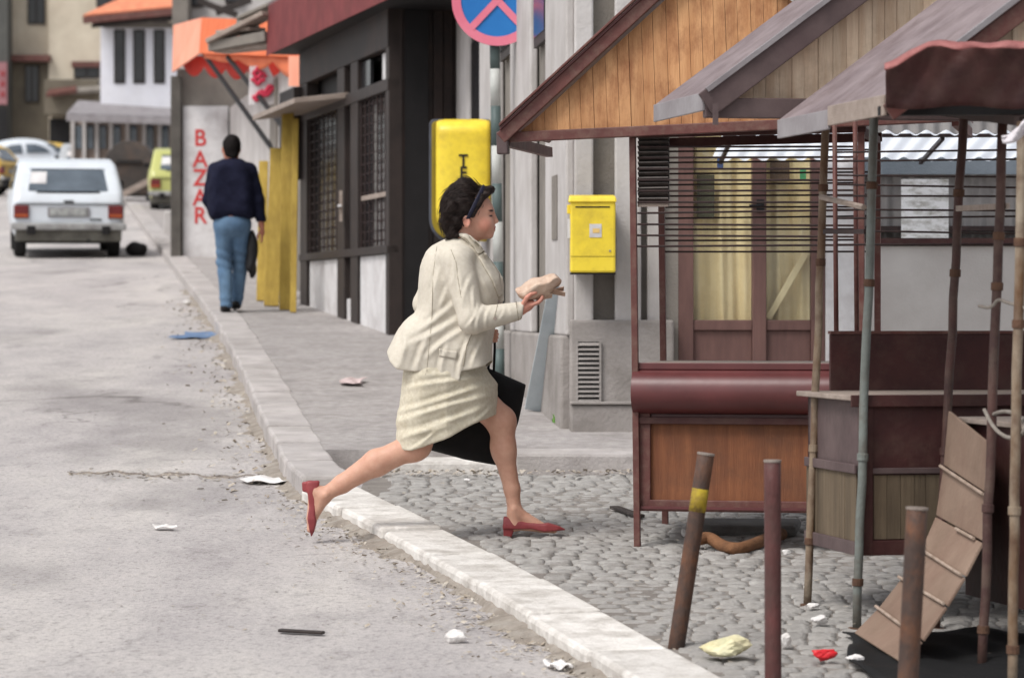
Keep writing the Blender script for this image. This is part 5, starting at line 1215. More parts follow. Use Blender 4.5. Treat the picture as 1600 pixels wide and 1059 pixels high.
def jacket(p):
    x, y, z = p
    yc = .0
    T = np.interp(z, [q(0, 594)[2], q(0, 545)[2], q(0, 500)[2], q(0, 440)[2], q(0, 395)[2], q(0, 368)[2]], [.175, .175, .155, .172, .165, .075])
    d = poly2(x, z, J); R = np.interp(z, [q(0, 560)[2], q(0, 500)[2], q(0, 440)[2]], [.075, .10, .115])
    b = (np.sqrt(np.clip((R + d) / R, 0, None) ** 2 + (y / T) ** 2) - 1) * .115
    tx_ = (x - q(700, 0)[0]); b = b + strokes(p, J_F)
    # near sleeve
    s1 = cap(p, q(716, 412, -.155), q(738, 500, -.215), .072, .058)
    s2 = cap(p, q(740, 501, -.215), q(818, 485, -.205), .060, .038)
    s2 = smax(s2, x - q(817.5, 0)[0] - .15 * (z - q(0, 485)[2]), .006)
    sl = smin(s1, s2, .022) + strokes(p, S_F)
    sl = smin(sl, ell(p, q(712, 402, -.135), (.085, .062, .055)), .03)
    b = smin(b, sl, .020)
    # far sleeve, elbow behind the back
    f1 = cap(p, q(690, 410, .13), q(664, 476, .175), .068, .056); f2 = cap(p, q(664, 476, .175), q(752, 520, .205), .056, .036)
    b = smin(b, smin(f1, f2, .02), .02)
    # collar and lapel rolls
    for s in (-1, 1):
        b = smin(b, cap(p, q(712, 366, s * .03), q(728, 371, s * .066), .012, .013), .008)
        b = smin(b, cap(p, q(728, 371, s * .066), q(752, 392, s * .078), .013, .011), .008)
        b = smin(b, cap(p, q(752, 394, s * .080), q(783, 436, s * .060), .010, .008), .008)
        b = smin(b, cap(p, q(783, 436, s * .060), q(786, 470, s * .058), .007, .006), .008)
    b = smax(b, -cap(p, q(745, 397, -.100), q(756, 399, -.094), .003, .004), .004)      # collar notch
    # neck opening
    b = smax(b, -cap(p, q(727, 350), q(722, 392), .056, .050), .006)
    b = smax(b, -cap(p, q(760, 392), q(778, 420), .022, .018), .006)
    # hem, hollow underneath
    hm = np.interp(x, HJ[0], HJ[1]) + .010 * np.sin(9 * y + 20 * x) - .02 * np.clip(y, 0, .3)
    full = b; b = smax(b, hm - z, .005)
    return smax(b, -np.maximum(full + .011, z - hm - .06), .003) + .0008 * wob(p, 95, .4)
sdf_mesh('jacket', jacket, (-.36, -.31, .66), (.32, .29, 1.42), .0046, M_cream, wm, off=w0, smooth_it=1)
# lapel, collar, pocket and seams laid onto the near side of the jacket
def drape(f, pts, off=0.0):
    P_ = np.array([q(x, y) for x, y in pts]); lo = np.full(len(P_), -.34); hi = np.full(len(P_), .05); st = np.linspace(-.34, .05, 80)
    V = np.array([f((P_[:, 0], np.full(len(P_), s_), P_[:, 2])) for s_ in st]); k = np.argmax(V < 0, 0); y = st[k] - .0025
    return [Vector((a, yy - off, c)) + w0 for a, yy, c in zip(P_[:, 0], y, P_[:, 2])]
def lerp_line(pl, n):
    d = [0]
    for i in range(len(pl) - 1): d.append(d[-1] + math.dist(pl[i], pl[i + 1]))
    t = np.linspace(0, d[-1], n); return list(zip(np.interp(t, d, [p_[0] for p_ in pl]), np.interp(t, d, [p_[1] for p_ in pl])))
def patch(name, inner_, outer_, m_, off, nu=26, nv=6, solid=.004):
    A_, B_ = lerp_line(inner_, nu), lerp_line(outer_, nu); pts = [(a[0] + (b_[0] - a[0]) * j / nv, a[1] + (b_[1] - a[1]) * j / nv) for j in range(nv + 1) for a, b_ in zip(A_, B_)]
    D = drape(jacket, pts, off); ym = sorted(d_.y for d_ in D)[len(D) // 2]
    for d_ in D: d_.y = min(max(d_.y, ym - .06), ym + .06)
    fs = [(j * nu + i, j * nu + i + 1, (j + 1) * nu + i + 1, (j + 1) * nu + i) for j in range(nv) for i in range(nu - 1)]
    return MB().add(D, fs).build(name, m_, wm, smooth=True, solid=solid)
M_seam = mat('seam_thread', S(168, 158, 140), rough=.9, bump=0)
patch('collar', [(716, 368), (730, 375), (742, 390), (748, 399)], [(721, 366), (736, 370), (750, 383), (757, 394)], M_cream, .007)
patch('lapel', [(748, 402), (757, 418), (770, 440), (780, 466)], [(757, 395), (768, 409), (780, 428), (785, 462)], M_cream, .006)
for pl, rr in (([(748, 400), (757, 394)], .0022), ([(747, 401), (757, 420), (770, 442), (780, 468)], .0018), ([(706, 392), (714, 412), (717, 438), (722, 466)], .0016), ([(684, 380), (678, 430), (676, 500), (668, 584)], .0013), ([(780, 468), (772, 500)], .0016), ([(724, 576), (730, 540), (738, 522)], .0020), ([(806, 472), (810, 501)], .0016)):
    MB().tube(drape(jacket, lerp_line(pl, 30), .0004), rr, 6).build('seam', M_seam, wm, smooth=True)
patch('pocket_flap', [(688, 545), (716, 549)], [(687, 556), (715, 561)], M_cream, .003, nu=10, nv=4)
for x, y in ((779, 472), (774, 498)):
    c = drape(jacket, [(x, y)])[0]; MB().tube([c + Vector((0, .004, 0)), c + Vector((0, -.006, 0))], .008, 12).build('button', M_counter, wm)

# skirt
SK = smooth_poly(qp([(646, 480), (634, 560), (629, 590), (627, 618), (621, 650), (613, 666), (606, 690), (626, 700), (646, 702), (666, 697), (702, 681), (747, 660), (795, 638), (794, 626), (776, 598), (759, 577), (752, 540), (744, 480)]), 1)
def skirt(p):
    x, y, z = p; d = poly2(x, z, SK); R = .12
    yc = np.interp(x, [q(620, 0)[0], q(690, 0)[0], q(780, 0)[0]], [-.055, 0, .055]); T = np.interp(x, [q(606, 0)[0], q(640, 0)[0], q(700, 0)[0], q(760, 0)[0], q(795, 0)[0]], [.13, .15, .19, .16, .135]) * np.interp(z, [q(0, 585)[2], q(0, 540)[2]], [1.0, .66])
    hem = np.interp(x, *[np.array(v) for v in zip(*[(a, b) for a, b in qp([(606, 690), (626, 700), (646, 702), (666, 697), (702, 681), (747, 660), (795, 638)])])])
    body_ = (np.sqrt(np.clip((R + np.where(z < hem + .2, poly2(x, np.maximum(z, hem + .13), SK), d)) / R, 0, None) ** 2 + ((y - yc) / T) ** 2) - 1) * .12
    body_ = body_ + strokes(p, K_F)
    b = smax(body_, hem + .004 * np.sin(30 * x) - z - .03 * np.clip(y, 0, .2), .006)
    # hem opening
    ins = np.maximum(body_ + .010, z - hem - .05)
    return smax(b, -ins, .003) + .0008 * wob(p, 130, 2)
sdf_mesh('skirt', skirt, (-.36, -.30, .36), (.26, .30, .95), .0046, M_skirt, wm, off=w0, smooth_it=1)

# hair, headband
def hair(p):
    x, y, z = p
    h = ell(p, q(724, 322), (.098, .087, .092)); h = smin(h, ell(p, q(711, 340), (.052, .076, .068)), .03)
    h = smin(h, ell(p, q(708, 361), (.032, .060, .027)), .025); h = smin(h, ell(p, q(700, 350), (.026, .055, .040)), .02)
    h = smin(h, ell(p, q(728, 298), (.055, .07, .040)), .03); h = smin(h, ell(p, q(724, 288), (.034, .04, .020), .3), .02)
    h = smin(h, ell(p, q(759, 304), (.040, .066, .026), -.35), .015); h = smin(h, ell(p, q(767, 298), (.014, .03, .016)), .012)
    h = smin(h, cap(p, q(752, 312, -.066), q(742, 338, -.076), .018, .010), .012); h = smin(h, cap(p, q(752, 312, .066), q(742, 338, .076), .018, .010), .012)
    for (a, b_, d, s) in ((698, 326, 0, .020), (697, 346, -.03, .016), (703, 370, -.04, .012), (713, 368, -.06, .012), (708, 310, -.02, .026), (702, 336, -.06, .016), (715, 345, -.080, .016), (708, 325, -.08, .02)):
        h = smin(h, ell(p, q(a, b_, d), (s, s * 1.3, s)), .015)
    u = x * .8 - z * .6
    strands = .0016 * np.sin(150 * (z * .75 + x * .45) + 3 * np.sin(20 * x) + 30 * y)
    h = h + strands + .003 * wob(p, 30, 1.2)
    # leave the face free
    face = np.maximum(np.interp(z, [q(0, 372)[2], q(0, 346)[2], q(0, 330)[2], q(0, 314)[2], q(0, 306)[2], q(0, 290)[2]], [q(722, 0)[0], q(737, 0)[0], q(746, 0)[0], q(757, 0)[0], q(764, 0)[0], q(790, 0)[0]]) - x, -1)
    h = smax(h, -(face), .006)
    h = smax(h, -ell(p, q(731, 349, -.088), (.020, .030, .028)), .006)
    return h
sdf_mesh('hair', hair, (-.16, -.14, 1.30), (.20, .14, 1.66), .0038, M_hair, wm, off=w0)
# hair strands combed back over the hair surface
def strand_mesh(f, lo, hi, n, steps, step, flow, rad, seed, off):
    rg = np.random.RandomState(seed); X = rg.uniform(lo, hi, (n * 30, 3)); d = f((X[:, 0], X[:, 1], X[:, 2])); X = X[np.abs(d) < .006][:n]; M = MB()
    def grad(X):
        e = .003; g = np.stack([(f(tuple(X[:, j] + (e if j == i else 0) for j in range(3))) - f(tuple(X[:, j] - (e if j == i else 0) for j in range(3)))) for i in range(3)], 1); return g / (np.linalg.norm(g, axis=1, keepdims=True) + 1e-9)
    path = [X]; jit = rg.normal(0, .16, X.shape); lift = np.where(rg.rand(len(X)) < .12, rg.uniform(.003, .010, len(X)), rg.uniform(-.0005, .0025, len(X)))
    for s_ in range(steps):
        g = grad(X); dv = flow(X) + jit; dv = dv - g * (dv * g).sum(1, keepdims=True); dv /= np.linalg.norm(dv, axis=1, keepdims=True) + 1e-9
        X = X + dv * step; dd_ = f((X[:, 0], X[:, 1], X[:, 2])); X = X - g * (dd_ - lift * (s_ + 1) / steps * 2.2)[:, None] * .8; path.append(X)
    path = np.array(path)
    for i in range(path.shape[1]): M.tube([Vector(v) + Vector(off) for v in path[:, i]], [rad * k for k in ([.6] + [1] * (steps - 2) + [.7, .2])], 4, caps=False)
    return M
def flow_w(X):
    c = np.array(q(770, 300)); d = X - c; v = np.stack([-np.ones(len(X)) - 6 * np.clip(X[:, 2] - 1.56, 0, 1), 1.5 * X[:, 1], -4.5 * (1.58 - X[:, 2]) * 2 * np.clip((.02 - X[:, 0]) * 14, 0, 1.4)], 1)
    v[:, 2] += .3 * np.sin(16 * X[:, 0] + 14 * X[:, 1]); return v
strand_mesh(hair, (-.16, -.13, 1.31), (.18, .13, 1.64), 3000, 10, .0095, flow_w, .0011, 3, w0).build('hair_strands', M_hair, wm, smooth=True, fix=False)
def band(p):
    x, y, z = p
    h = np.minimum(ell(p, q(726, 322), (.118, .099, .106)), ell(p, q(735, 312), (.085, .093, .085)))
    n_ = (x - q(744, 0)[0]) * .86 + (z - q(0, 318)[2]) * -.42
    return smax(np.abs(h + .001) - .004, np.abs(n_) - .0088, .003)
sdf_mesh('headband', band, (-.16, -.14, 1.40), (.20, .14, 1.66), .0038, mat('navy_band', S(40, 40, 58), rough=.6), wm, off=w0)

# shoes
def shoe(p, heel, toe, up, d, hh=.040):
    """heel and toe: xz points of the sole, up: unit vector from sole to instep"""
    hx_, hz_ = heel; tx_, tz_ = toe; L = math.hypot(tx_ - hx_, tz_ - hz_); ux, uz = (tx_ - hx_) / L, (tz_ - hz_) / L
    x, y, z = p; s = (x - hx_) * ux + (z - hz_) * uz; v = (x - hx_) * up[0] + (z - hz_) * up[1]; y = y - d
    wid = np.interp(s / L, [-.05, 0, .15, .4, .68, .88, .97, 1.02], [.018, .027, .031, .028, .037, .028, .014, .003])
    top = np.interp(s / L, [-.05, 0, .12, .35, .60, .72, .9, 1.02], [.060, .062, .054, .040, .036, .040, .027, .012])
    sole = np.interp(s / L, [0, .2, .45, .65, 1.0], [.006, .006, .010, .0, .010])
    outer = smax(smax(np.abs(y) - wid * np.sqrt(np.clip(1.12 - (np.clip(v, 0, None) / .075) ** 2, .05, 1)), v - top, .008), sole - v, .006)
    outer = smax(outer, np.maximum(-s - .004, s - L * 1.02), .01)
    hollow = smax(np.maximum(np.abs(y) - wid + .005, .016 - v), np.maximum(.004 - s, s - L * .66), .006)
    o = outer
    hl = smax(smax(np.abs(y) - .020 + .18 * np.clip(-v, 0, .05), np.abs(s - .022 - .12 * v) - .024 - .20 * v, .006), np.maximum(v - .02, -v - hh), .004)
    return smin(o, hl, .008)
def xz(x, y): a = q(x, y); return (a[0], a[2])
a = math.radians(-4)
h1, t1 = xz(787, 830), xz(884, 834); u1 = (0.0, 1.0); lv = math.hypot(t1[0] - h1[0], t1[1] - h1[1]); e1 = ((t1[0] - h1[0]) / lv, (t1[1] - h1[1]) / lv)
sdf_mesh('shoe', lambda p: shoe(p, h1, t1, (-e1[1], e1[0]), .074), (q(775, 0)[0], .02, -.03), (q(895, 0)[0], .13, q(0, 800)[2]), .0036, M_shoe, wm, off=w0, smooth_it=1)
h2, t2 = xz(480, 752), xz(484, 837); lv = math.hypot(t2[0] - h2[0], t2[1] - h2[1]); e2 = ((t2[0] - h2[0]) / lv, (t2[1] - h2[1]) / lv)
sdf_mesh('shoe', lambda p: shoe(p, h2, t2, (-e2[1], e2[0]), -.080, .018), (q(455, 0)[0], -.14, -.02), (q(520, 0)[0], -.02, q(0, 735)[2]), .0036, M_shoe, wm, off=w0, smooth_it=1)

# black tote bag behind her, paper parcel in her hand
M_bag = mat('black_cloth', S(26, 25, 26), S(18, 18, 19), 12, rough=.85, bump=.3, bscale=200)
TB = smooth_poly(qp([(700, 590), (757, 574), (824, 603), (808, 664), (797, 700), (776, 730), (722, 722), (662, 706), (672, 690)]), 1)
TB = qp([(700, 590), (757, 575), (823, 603), (810, 662), (798, 700), (778, 731), (722, 722), (664, 706), (672, 690)])
bo = Vector(w0) + Vector((.08, .22, .33)); tb = empty('tote_bag', bo, 'black cloth tote bag swinging from the running person\'s far hand', 'bag')
def tote(p): return inflate(p, TB, .060, .05, .22) + .004 * wob(p, 24, 2)
sdf_mesh('bag_body', tote, (-.22, .12, .28), (.36, .32, .82), .006, M_bag, tb, off=w0)
for d_ in (.195, .245):
    pts = [Vector(q(x, y, d_)) + w0 for x, y in ((762, 584), (764, 560), (767, 536), (770, 527), (773, 536), (772, 560), (771, 584))]
    MB().tube(curve_pts(pts), .006, 8).build('strap', M_bag, tb, smooth=True)
M_paper = mat('brown_paper', S(214, 194, 176), S(188, 160, 140), 16, rough=.75, bump=.5, bscale=40, dirt=S(150, 106, 86), dscale=9, damt=.7)
PP = qp([(802, 469), (806, 455), (828, 438), (858, 429), (875, 434), (880, 446), (870, 456), (846, 462), (826, 468)])
PC = q(841, 450, -.2); prd = np.random.RandomState(8); ta = math.radians(17)
PN = prd.normal(0, 1, (46, 3)); PN /= np.linalg.norm(PN, axis=1, keepdims=True); PR_ = np.array([.122, .060, .046]); PO = np.linalg.norm(PN * PR_, axis=1) * prd.uniform(.80, .99, 46)
def parcel(p):
    x, y, z = p[0] - PC[0], p[1] - PC[1], p[2] - PC[2]; x, z = x * math.cos(ta) + z * math.sin(ta), -x * math.sin(ta) + z * math.cos(ta)
    b = ell((x, y, z), (0, 0, 0), PR_) - .004
    z2 = z + .006 * np.sin(60 * x + 30 * y); x2 = x + .006 * np.sin(50 * z + 40 * y)
    for n_, o_ in zip(PN, PO): b = np.maximum(b, x2 * n_[0] + y * n_[1] + z2 * n_[2] - o_)
    ph_ = (x * .5 + y * .8 + z * 1.2) * 55; b = b + .0022 * (np.abs(((ph_ / PI) % 2) - 1) - .5)
    return b
pr = empty('paper_parcel', Vector(q(840, 455, -.2)) + w0, 'crumpled brown paper parcel held out in the running person\'s hand', 'parcel')
sdf_mesh('wrapping', parcel, (.18, -.30, 1.02), (.52, -.10, 1.24), .0034, M_paper, pr, off=w0)
rnd = random.Random(5)
for (x0, y0, x1, y1) in ((846, 462, 880, 452), (858, 455, 882, 461), (838, 466, 862, 463)):
    M = MB()
    M.grid(lambda u, v: Vector(q(x0 + (x1 - x0) * u, y0 + (y1 - y0) * u + (v - .5) * 9 * (1 - .3 * u), -.225 + .05 * v + .006 * math.sin(u * 11 + v * 7))) + w0, 8, 5)
    M.build('paper_flap', M_paper, pr, solid=.0015)

# ---------------------------------------------------------------- man walking away
YMn = 31.9; KM = F / YMn
m0 = G(357, 488, KH); KM = F / m0.y
def r(x, y, d=0.0): return ((x - 360) / KM, d, (488 - y) / KM)
mn = empty('person', Vector(((360 - 800) / KM, m0.y, m0.z)), 'person in dark navy jumper and blue jeans walking away along the pavement', 'person')
n0 = Vector(mn.location)
def mbody(p):
    h = ell(p, r(361, 231, .03), (.078, .098, .115)); h = smin(h, ell(p, r(358, 240, .07), (.06, .06, .085)), .03)
    for s in (-1, 1): h = smin(h, ell(p, (r(361, 234)[0] + s * .080, .03, r(0, 234)[2]), (.010, .020, .03)), .01)
    h = smin(h, cap(p, r(358, 236, .13), r(358, 239, .14), .014, .012), .01)
    h = smin(h, cap(p, r(362, 240, .02), r(364, 258), .055, .062), .03)
    t = cap(p, r(364, 275), r(363, 335), .13, .13); h = smin(h, t, .04)
    h = smin(h, cap(p, r(392, 268), r(404, 312), .05, .045), .03); h = smin(h, cap(p, r(404, 312), r(408, 352, .05), .042, .03), .02)
    h = smin(h, ell(p, r(409, 362, .06), (.025, .035, .045)), .015)
    for k in range(4): h = smin(h, finger(p, [r(408, 367, .035 + .018 * k), r(409, 374, .035 + .018 * k), r(407, 378, .04 + .018 * k)], .011, .009), .004)
    h = smin(h, finger(p, [r(406, 362, .03), r(402, 368, .02), r(403, 373, .02)], .012, .010), .006)
    h = smin(h, cap(p, r(334, 268), r(326, 312, .03), .05, .045), .03); h = smin(h, cap(p, r(326, 312, .03), r(334, 338, .16), .042, .032), .02)
    h = smin(h, ell(p, r(336, 340, .20), (.025, .04, .035)), .015)
    h = smin(h, cap(p, r(350, 345), r(351, 408, .06), .07, .05), .04); h = smin(h, cap(p, r(351, 408, .06), r(354, 470, -.04), .05, .035), .03); h = smin(h, cap(p, r(375, 345), r(372, 408, .14), .07, .05), .04); h = smin(h, cap(p, r(372, 408, .14), r(366, 466, .20), .05, .035), .03)
    return h
def mcol(p):
    x, y, z = p; c = np.tile(np.array(S(192, 130, 106)), (len(x), 1)); return c
sdf_mesh('body', mbody, (-.32, -.25, .0), (.36, .35, 1.80), .011, M_skin, mn, off=n0, col=mcol)
M_navy = mat('navy_wool', S(34, 36, 54), S(24, 25, 40), 12, rough=.95, bump=.5, bscale=160, spec=.1)
M_jean = mat('blue_denim', S(104, 132, 158), S(78, 104, 132), 8, stretch=(1, 1, .5), rough=.9, bump=.3, bscale=160, dirt=S(74, 92, 110), dscale=5, damt=.6)
SW = smooth_poly([((x - 360) / KM, (488 - y) / KM) for x, y in [(352, 247), (340, 251), (328, 266), (324, 300), (324, 342), (345, 346), (385, 346), (399, 342), (401, 300), (396, 264), (384, 252), (372, 246)]], 1)
def sweater(p):
    b = inflate(p, SW, .16, .10)
    b = smin(b, cap(p, r(390, 266), r(403, 312), .072, .062), .03); b = smin(b, cap(p, r(403, 312), r(408, 356, .05), .062, .045), .02)
    b = smin(b, cap(p, r(336, 266), r(326, 312, .03), .072, .062), .03); b = smin(b, cap(p, r(326, 312, .03), r(334, 338, .16), .06, .045), .02)
    b = smax(b, -cap(p, r(362, 232), r(362, 256), .062, .06), .01)
    x, y, z = p; return b + .006 * np.sin(50 * z + 14 * x) * np.clip((.95 - z) / .1, .2, 1) + .003 * wob(p, 34, 1)
sdf_mesh('jumper', sweater, (-.36, -.26, .84), (.40, .30, 1.60), .011, M_navy, mn, off=n0)
def jeans(p):
    x, y, z = p
    b = ell(p, r(363, 350), (.175, .15, .13))
    l1 = smin(cap(p, r(350, 352), r(350, 408, .06), .096, .074), cap(p, r(350, 408, .06), r(354, 474, -.04), .074, .056), .03)
    l2 = smin(cap(p, r(376, 352), r(374, 408, .14), .096, .074), cap(p, r(374, 408, .14), r(367, 470, .20), .074, .058), .03)
    b = smin(b, smin(l1, l2, .012), .03); b = smax(b, z - r(0, 338)[2], .01)
    return b + .006 * np.sin(70 * z + 20 * x) * np.exp(-((z - r(0, 405)[2]) / .12) ** 2) + .005 * np.sin(80 * z) * np.clip((.2 - z) / .1, 0, 1) + .003 * wob(p, 30, .5)
sdf_mesh('jeans', jeans, (-.25, -.25, .04), (.3, .40, 1.02), .011, M_jean, mn, off=n0)
def mhair(p):
    x, y, z = p; h = ell(p, r(362, 229, .02), (.088, .108, .118)); h = smin(h, ell(p, r(363, 244, -.03), (.06, .05, .05)), .03)
    h = smax(h, (y - .07) + .9 * (r(0, 224)[2] - z), .02)
    return h + .004 * wob(p, 60, .7)
sdf_mesh('hair', mhair, (-.14, -.14, 1.40), (.16, .20, 1.80), .009, mat('black_hair', S(28, 24, 23), S(20, 17, 17), 40, rough=.75, bump=.3, bscale=90, spec=.12), mn, off=n0)
for cx_, yy, dz_ in ((353, -.03, 0.0), (366, .20, .03)):
    def sho(p, cx_=cx_, yy=yy, dz_=dz_):
        x, y, z = p; return smax(smin(ell(p, (r(cx_, 0)[0], yy + .02, .05 + dz_), (.052, .085, .055)), ell(p, (r(cx_, 0)[0] - .015, yy + .14, .03 + dz_), (.050, .11, .042)), .03), dz_ - .0 - z, .005)
    sdf_mesh('shoe', sho, (r(cx_, 0)[0] - .12, yy - .15, -.03), (r(cx_, 0)[0] + .12, yy + .3, .2), .009, M_dark, mn, off=n0)
cp_ = r(392, 400)
def coat(p):
    x, y, z = p; return smin(ell(p, (cp_[0], .06, cp_[2]), (.055, .10, .20)), ell(p, (cp_[0] + .01, .05, cp_[2] + .13), (.04, .07, .13)), .05) + .010 * np.sin(34 * x + 26 * y + 4 * np.sin(8 * z)) + .004 * wob(p, 30, 3)
ob = sdf_mesh('carried_coat', coat, (cp_[0] - .15, -.12, cp_[2] - .3), (cp_[0] + .15, .25, cp_[2] + .4), .011, M_dark, None, off=n0)
tag(ob, 'black coat carried at the side of the person walking away', 'coat')

# ---------------------------------------------------------------- litter
M_wpaper = mat('white_paper', S(232, 230, 228), S(214, 210, 208), 12, rough=.8, bump=.3, dirt=S(180, 172, 164), dscale=10, damt=.5)
M_cpaper = mat('cream_paper', S(226, 220, 188), S(206, 196, 156), 10, rough=.8, bump=.3, dirt=S(150, 156, 116), dscale=8, damt=.8)
M_redpl = mat('red_plastic', S(214, 44, 52), S(196, 36, 44), 6, rough=.3, bump=.1)
M_bluep = mat('blue_paper', S(112, 136, 168), S(96, 118, 150), 6, rough=.8, bump=.3)
M_grit = mat('grit', S(178, 168, 154), S(140, 126, 110), 30, rough=.95, bump=.3, dirt=S(212, 208, 200), dscale=12, damt=.8)
def crumple(x, y, wpx, hpx, m_, lab, seed, h=.0, deep=None, name='crumpled_paper', cat='litter'):
    b_ = G(x, y, h); k = F / b_.y; rx, rz = wpx / k / 2, max(hpx / k / 2, .008); ry = deep or rx * .8; rnd = random.Random(seed)
    bm = bmesh.new(); bmesh.ops.create_icosphere(bm, subdivisions=3, radius=1.0)
    ds = [(Vector((rnd.gauss(0, 1), rnd.gauss(0, 1), rnd.gauss(0, 1))).normalized(), rnd.uniform(.6, 1.0)) for _ in range(26)]
    for v in bm.verts:
        n_ = v.co.normalized(); rr = min([1.05] + [c / max(n_.dot(d), 1e-3) for d, c in ds if n_.dot(d) > .2]); rr *= 1 + .10 * math.sin(9 * n_.x + seed) * math.sin(7 * n_.y + 4 * n_.z)
        v.co = Vector((n_.x * rr * rx, n_.y * rr * ry, n_.z * rr * rz + rz * .8))
    me = bpy.data.meshes.new(name); bm.to_mesh(me); bm.free(); me.transform(Matrix.Translation(b_)); o = link(name, me, m_); tag(o, lab, cat); return o
def flat(x, y, wpx, dpx, m_, lab, seed, h=.006, name='flat_paper', cat='litter'):
    b_ = G(x, y, h); k = F / b_.y; rnd = random.Random(seed); w_ = wpx / k; d_ = dpx / k * (b_.y / EYE); a = rnd.uniform(-.3, .3)
    M = MB(); M.grid(lambda u, v: (b_.x + (u - .5) * w_ + .15 * w_ * math.sin(v * 4 + seed) , b_.y + (v - .5) * d_ + a * (u - .5) * d_, b_.z + GR * (v - .5) * d_ + .012 + .010 * math.sin(u * 9 + seed) * math.sin(v * 6 + seed * 2)), 10, 6)
    return tag(M.build(name, m_, solid=.002), lab, cat)
crumple(714, 1004, 36, 24, M_wpaper, 'crumpled white paper ball on the road left of the low kerb', 1)
crumple(1134, 1026, 98, 38, M_cpaper, 'large crumpled cream wrapper between the two left bollards', 2, .02, deep=.09)
crumple(1288, 1030, 44, 22, M_redpl, 'red crushed plastic wrapper on the cobbles right of the red bollard', 3, .02, deep=.03, name='plastic_wrapper')
crumple(1336, 1034, 34, 16, M_wpaper, 'white paper scrap against the foot of the board shutter', 4, .02)
crumple(1228, 1008, 22, 26, M_wpaper, 'white paper scrap right behind the red bollard', 5, .02)
crumple(1280, 974, 34, 16, M_wpaper, 'white paper scrap in front of the rusty stall post', 6, .02)
crumple(1270, 949, 26, 10, M_wpaper, 'thin pale scrap at the foot of the rusty stall post', 7, .02)
crumple(1068, 838, 12, 16, M_wpaper, 'tiny white scrap behind the leaning bollard', 8, .02)
crumple(1228, 866, 16, 10, M_wpaper, 'tiny white scrap on the cobbles beside the red bollard near the bent pipe', 18, .02)
crumple(293, 474, 16, 8, M_wpaper, 'white paper scrap in the gutter near the walking person', 9)
crumple(635, 866, 22, 14, M_wpaper, 'small white scrap in the gutter below the running person\'s rear foot', 10)
crumple(450, 688, 26, 7, M_wpaper, 'white paper scrap by the high kerb end', 11)
crumple(730, 752, 14, 6, M_wpaper, 'small white scrap on the cobbles behind the running person', 12, .02)
flat(552, 597, 34, 9, mat('pink_paper', S(206, 186, 184), rough=.8), 'pinkish flattened paper on the pavement left of the running person', 3, KH + .004)
flat(306, 525, 56, 9, M_bluep, 'flat blue paper lying on the road by the kerb', 5)
flat(872, 1043, 36, 8, M_wpaper, 'flat white paper on the road at the bottom edge', 7)
flat(258, 826, 32, 3, M_wpaper, 'thin white paper strip in the middle of the road', 8)
flat(420, 752, 70, 8, M_wpaper, 'pale torn paper strip where the high kerb ends', 9)
tag(MB().beam(G(436, 984, .012), G(506, 988, .012), .03, .012).build('dark_stick', M_shopframe, bevel=.004), 'short dark stick lying on the road in the foreground', 'stick')
# broken edge of an old patch across the road
M = MB(); rows = []
for i in range(90):
    t_ = i / 89; x = 105 + 380 * t_; y = 737 + 11 * t_ + 2.0 * math.sin(t_ * 23) + 1.4 * math.sin(t_ * 57); w_ = (1.2 + 3.4 * math.sin(t_ * PI) * (.55 + .45 * math.sin(t_ * 31 + 1))); a_, b_ = G(x, y - w_ * .5), G(x, y + w_ * .5)
    rows.append([Vector((a_.x, a_.y, a_.z - .001)), Vector((a_.x, a_.y - .01, a_.z + .003)), Vector((b_.x, b_.y, b_.z + .003)), Vector((b_.x, b_.y - .005, b_.z - .001))])
o_ = M.add([v for r_ in rows for v in r_], [(i * 4 + j, i * 4 + j + 1, i * 4 + j + 5, i * 4 + j + 4) for i in range(89) for j in range(3)]).build('road_crack', mat('crack_dirt', S(112, 102, 95), S(152, 143, 134), 9, rough=.95, bump=.8, bscale=60), smooth=True); struct(o_)
# dirt drifted against the kerbs
M_drift = mat('drifted_dirt', S(150, 141, 131), S(124, 115, 106), 14, rough=.95, bump=.8, bscale=90, dirt=S(172, 166, 158), dscale=9, damt=.7)
for nm_, pts in (('pavement_kerb_dirt', line_u), ('square_kerb_dirt', line_l)):
    rs_ = [p for p in resample(pts, .03) if p.y < 36]; o1 = inner(rs_, -1); M = MB(); rows = []
    for a_, b_ in zip(rs_, o1):
        dr_ = (b_ - a_).normalized(); k = a_.y
        wd_ = max(.02, .055 + .04 * math.sin(k * 2.3) + .035 * math.sin(k * 5.9 + 1) + .025 * math.sin(k * 17) + .018 * math.sin(k * 41 + 2))
        rows.append([Vector((*(a_ + dr_ * (wd_ * t - .01)), gz((a_ + dr_ * wd_ * t).y) + [.028, .020, .009, -.002][j] + (.004 * math.sin(k * 37 + 5 * j) if j < 3 else 0))) for j, t in enumerate((0, .35, .75, 1.0))])
    vs_ = [v for r_ in rows for v in r_]; fs_ = [(i * 4 + j, i * 4 + j + 1, i * 4 + j + 5, i * 4 + j + 4) for i in range(len(rows) - 1) for j in range(3)]
    o_ = M.add(vs_, fs_).build(nm_, M_drift, smooth=True); stuff(o_); o_['label'] = 'tan dirt drifted along the ' + ('high pavement kerb' if pts is line_u else 'low white kerb'); o_['category'] = 'dirt'
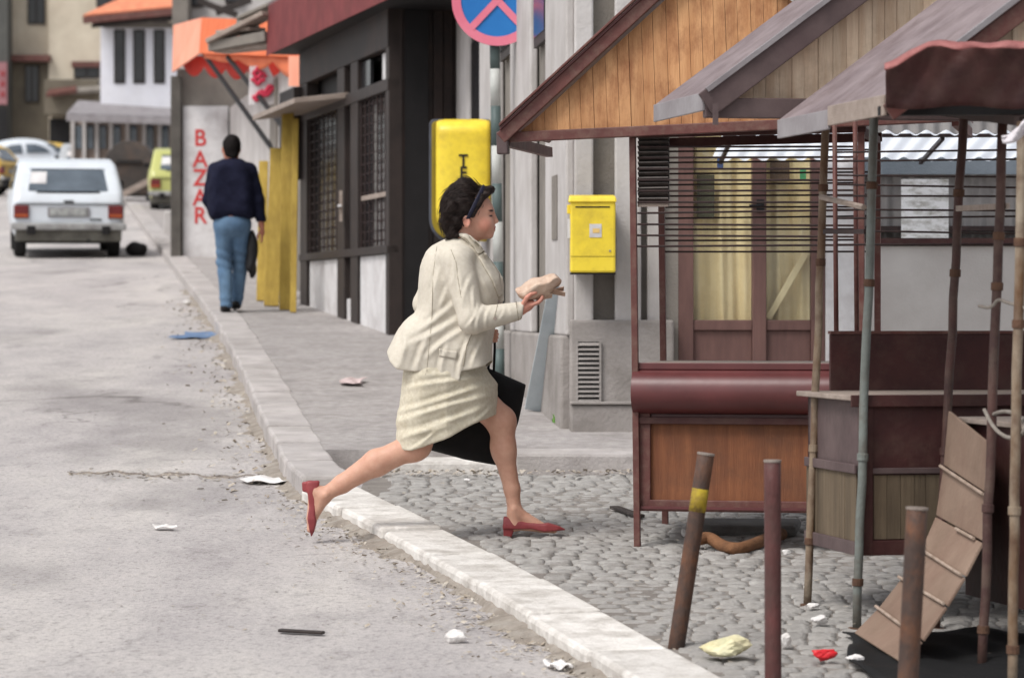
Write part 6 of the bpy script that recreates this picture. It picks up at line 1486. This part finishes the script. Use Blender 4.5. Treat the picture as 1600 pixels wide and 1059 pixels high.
# gutter grit and leaf litter along both kerbs, on the cobbles
rnd = random.Random(21); M = MB()
def flake(p, s, tilt=.5):
    a = rnd.uniform(0, PI); u = Vector((math.cos(a), math.sin(a), rnd.uniform(-tilt, tilt))) * s; v = Vector((-math.sin(a), math.cos(a), rnd.uniform(-tilt, tilt))) * s * rnd.uniform(.3, .8)
    M.add([p - u - v, p + u - v * .6, p + u * .7 + v, p - u * .8 + v * .8], [(0, 1, 2, 3)])
for pts, n_, s0 in ((line_u, 1000, .015), (line_l, 1500, .010)):
    rs_ = resample(pts, .05); rs_ = [p for p in rs_ if p.y < 34]; inn_ = inner(rs_, -1)
    for _ in range(n_):
        i = rnd.randrange(len(rs_)); dirn = (inn_[i] - rs_[i]).normalized(); cl = .5 + .5 * math.sin(rs_[i].y * 3.1) * math.sin(rs_[i].y * 7.7 + 1)
        off = abs(rnd.gauss(0, .10 + .14 * cl)); p = rs_[i] + dirn * (off + .005); p += Vector((rnd.gauss(0, .02), rnd.gauss(0, .04)))
        flake(Vector((p.x, p.y, gz(p.y) + .006 + .008 * rnd.random())), s0 * rnd.uniform(.3, 1.3))
for _ in range(500):
    Y_ = YT - abs(rnd.gauss(0, .12)) - .02; X_ = rnd.uniform(-1, 2.5); flake(Vector((X_, Y_, gz(Y_) + .03)), .015 * rnd.uniform(.3, 1.3))
for _ in range(450):
    Y_ = rnd.uniform(10, 17); X_ = rnd.uniform(kerb_x(Y_), .17 * Y_ + .2); flake(Vector((X_, Y_, gz(Y_) + .032)), .010 * rnd.uniform(.3, 1.2), .2)
for _ in range(420):
    t_ = rnd.random(); p = G(110 + 370 * t_ + rnd.gauss(0, 10), 738 + 12 * t_ + rnd.gauss(0, 3 + 3 * t_), .004); flake(p, .012 * rnd.uniform(.3, 1.3), .25)
for _ in range(260):
    p = G(rnd.uniform(0, 700), rnd.uniform(470, 1055), .004)
    if p.x < -.2 - (p.y - 11) * .2: flake(p, .010 * rnd.uniform(.3, 1.2), .2)
g_o = M.build('gutter_litter', M_grit, fix=False); stuff(g_o); g_o['label'] = 'grit, dry leaves and paper flecks gathered along the kerbs'; g_o['category'] = 'litter'
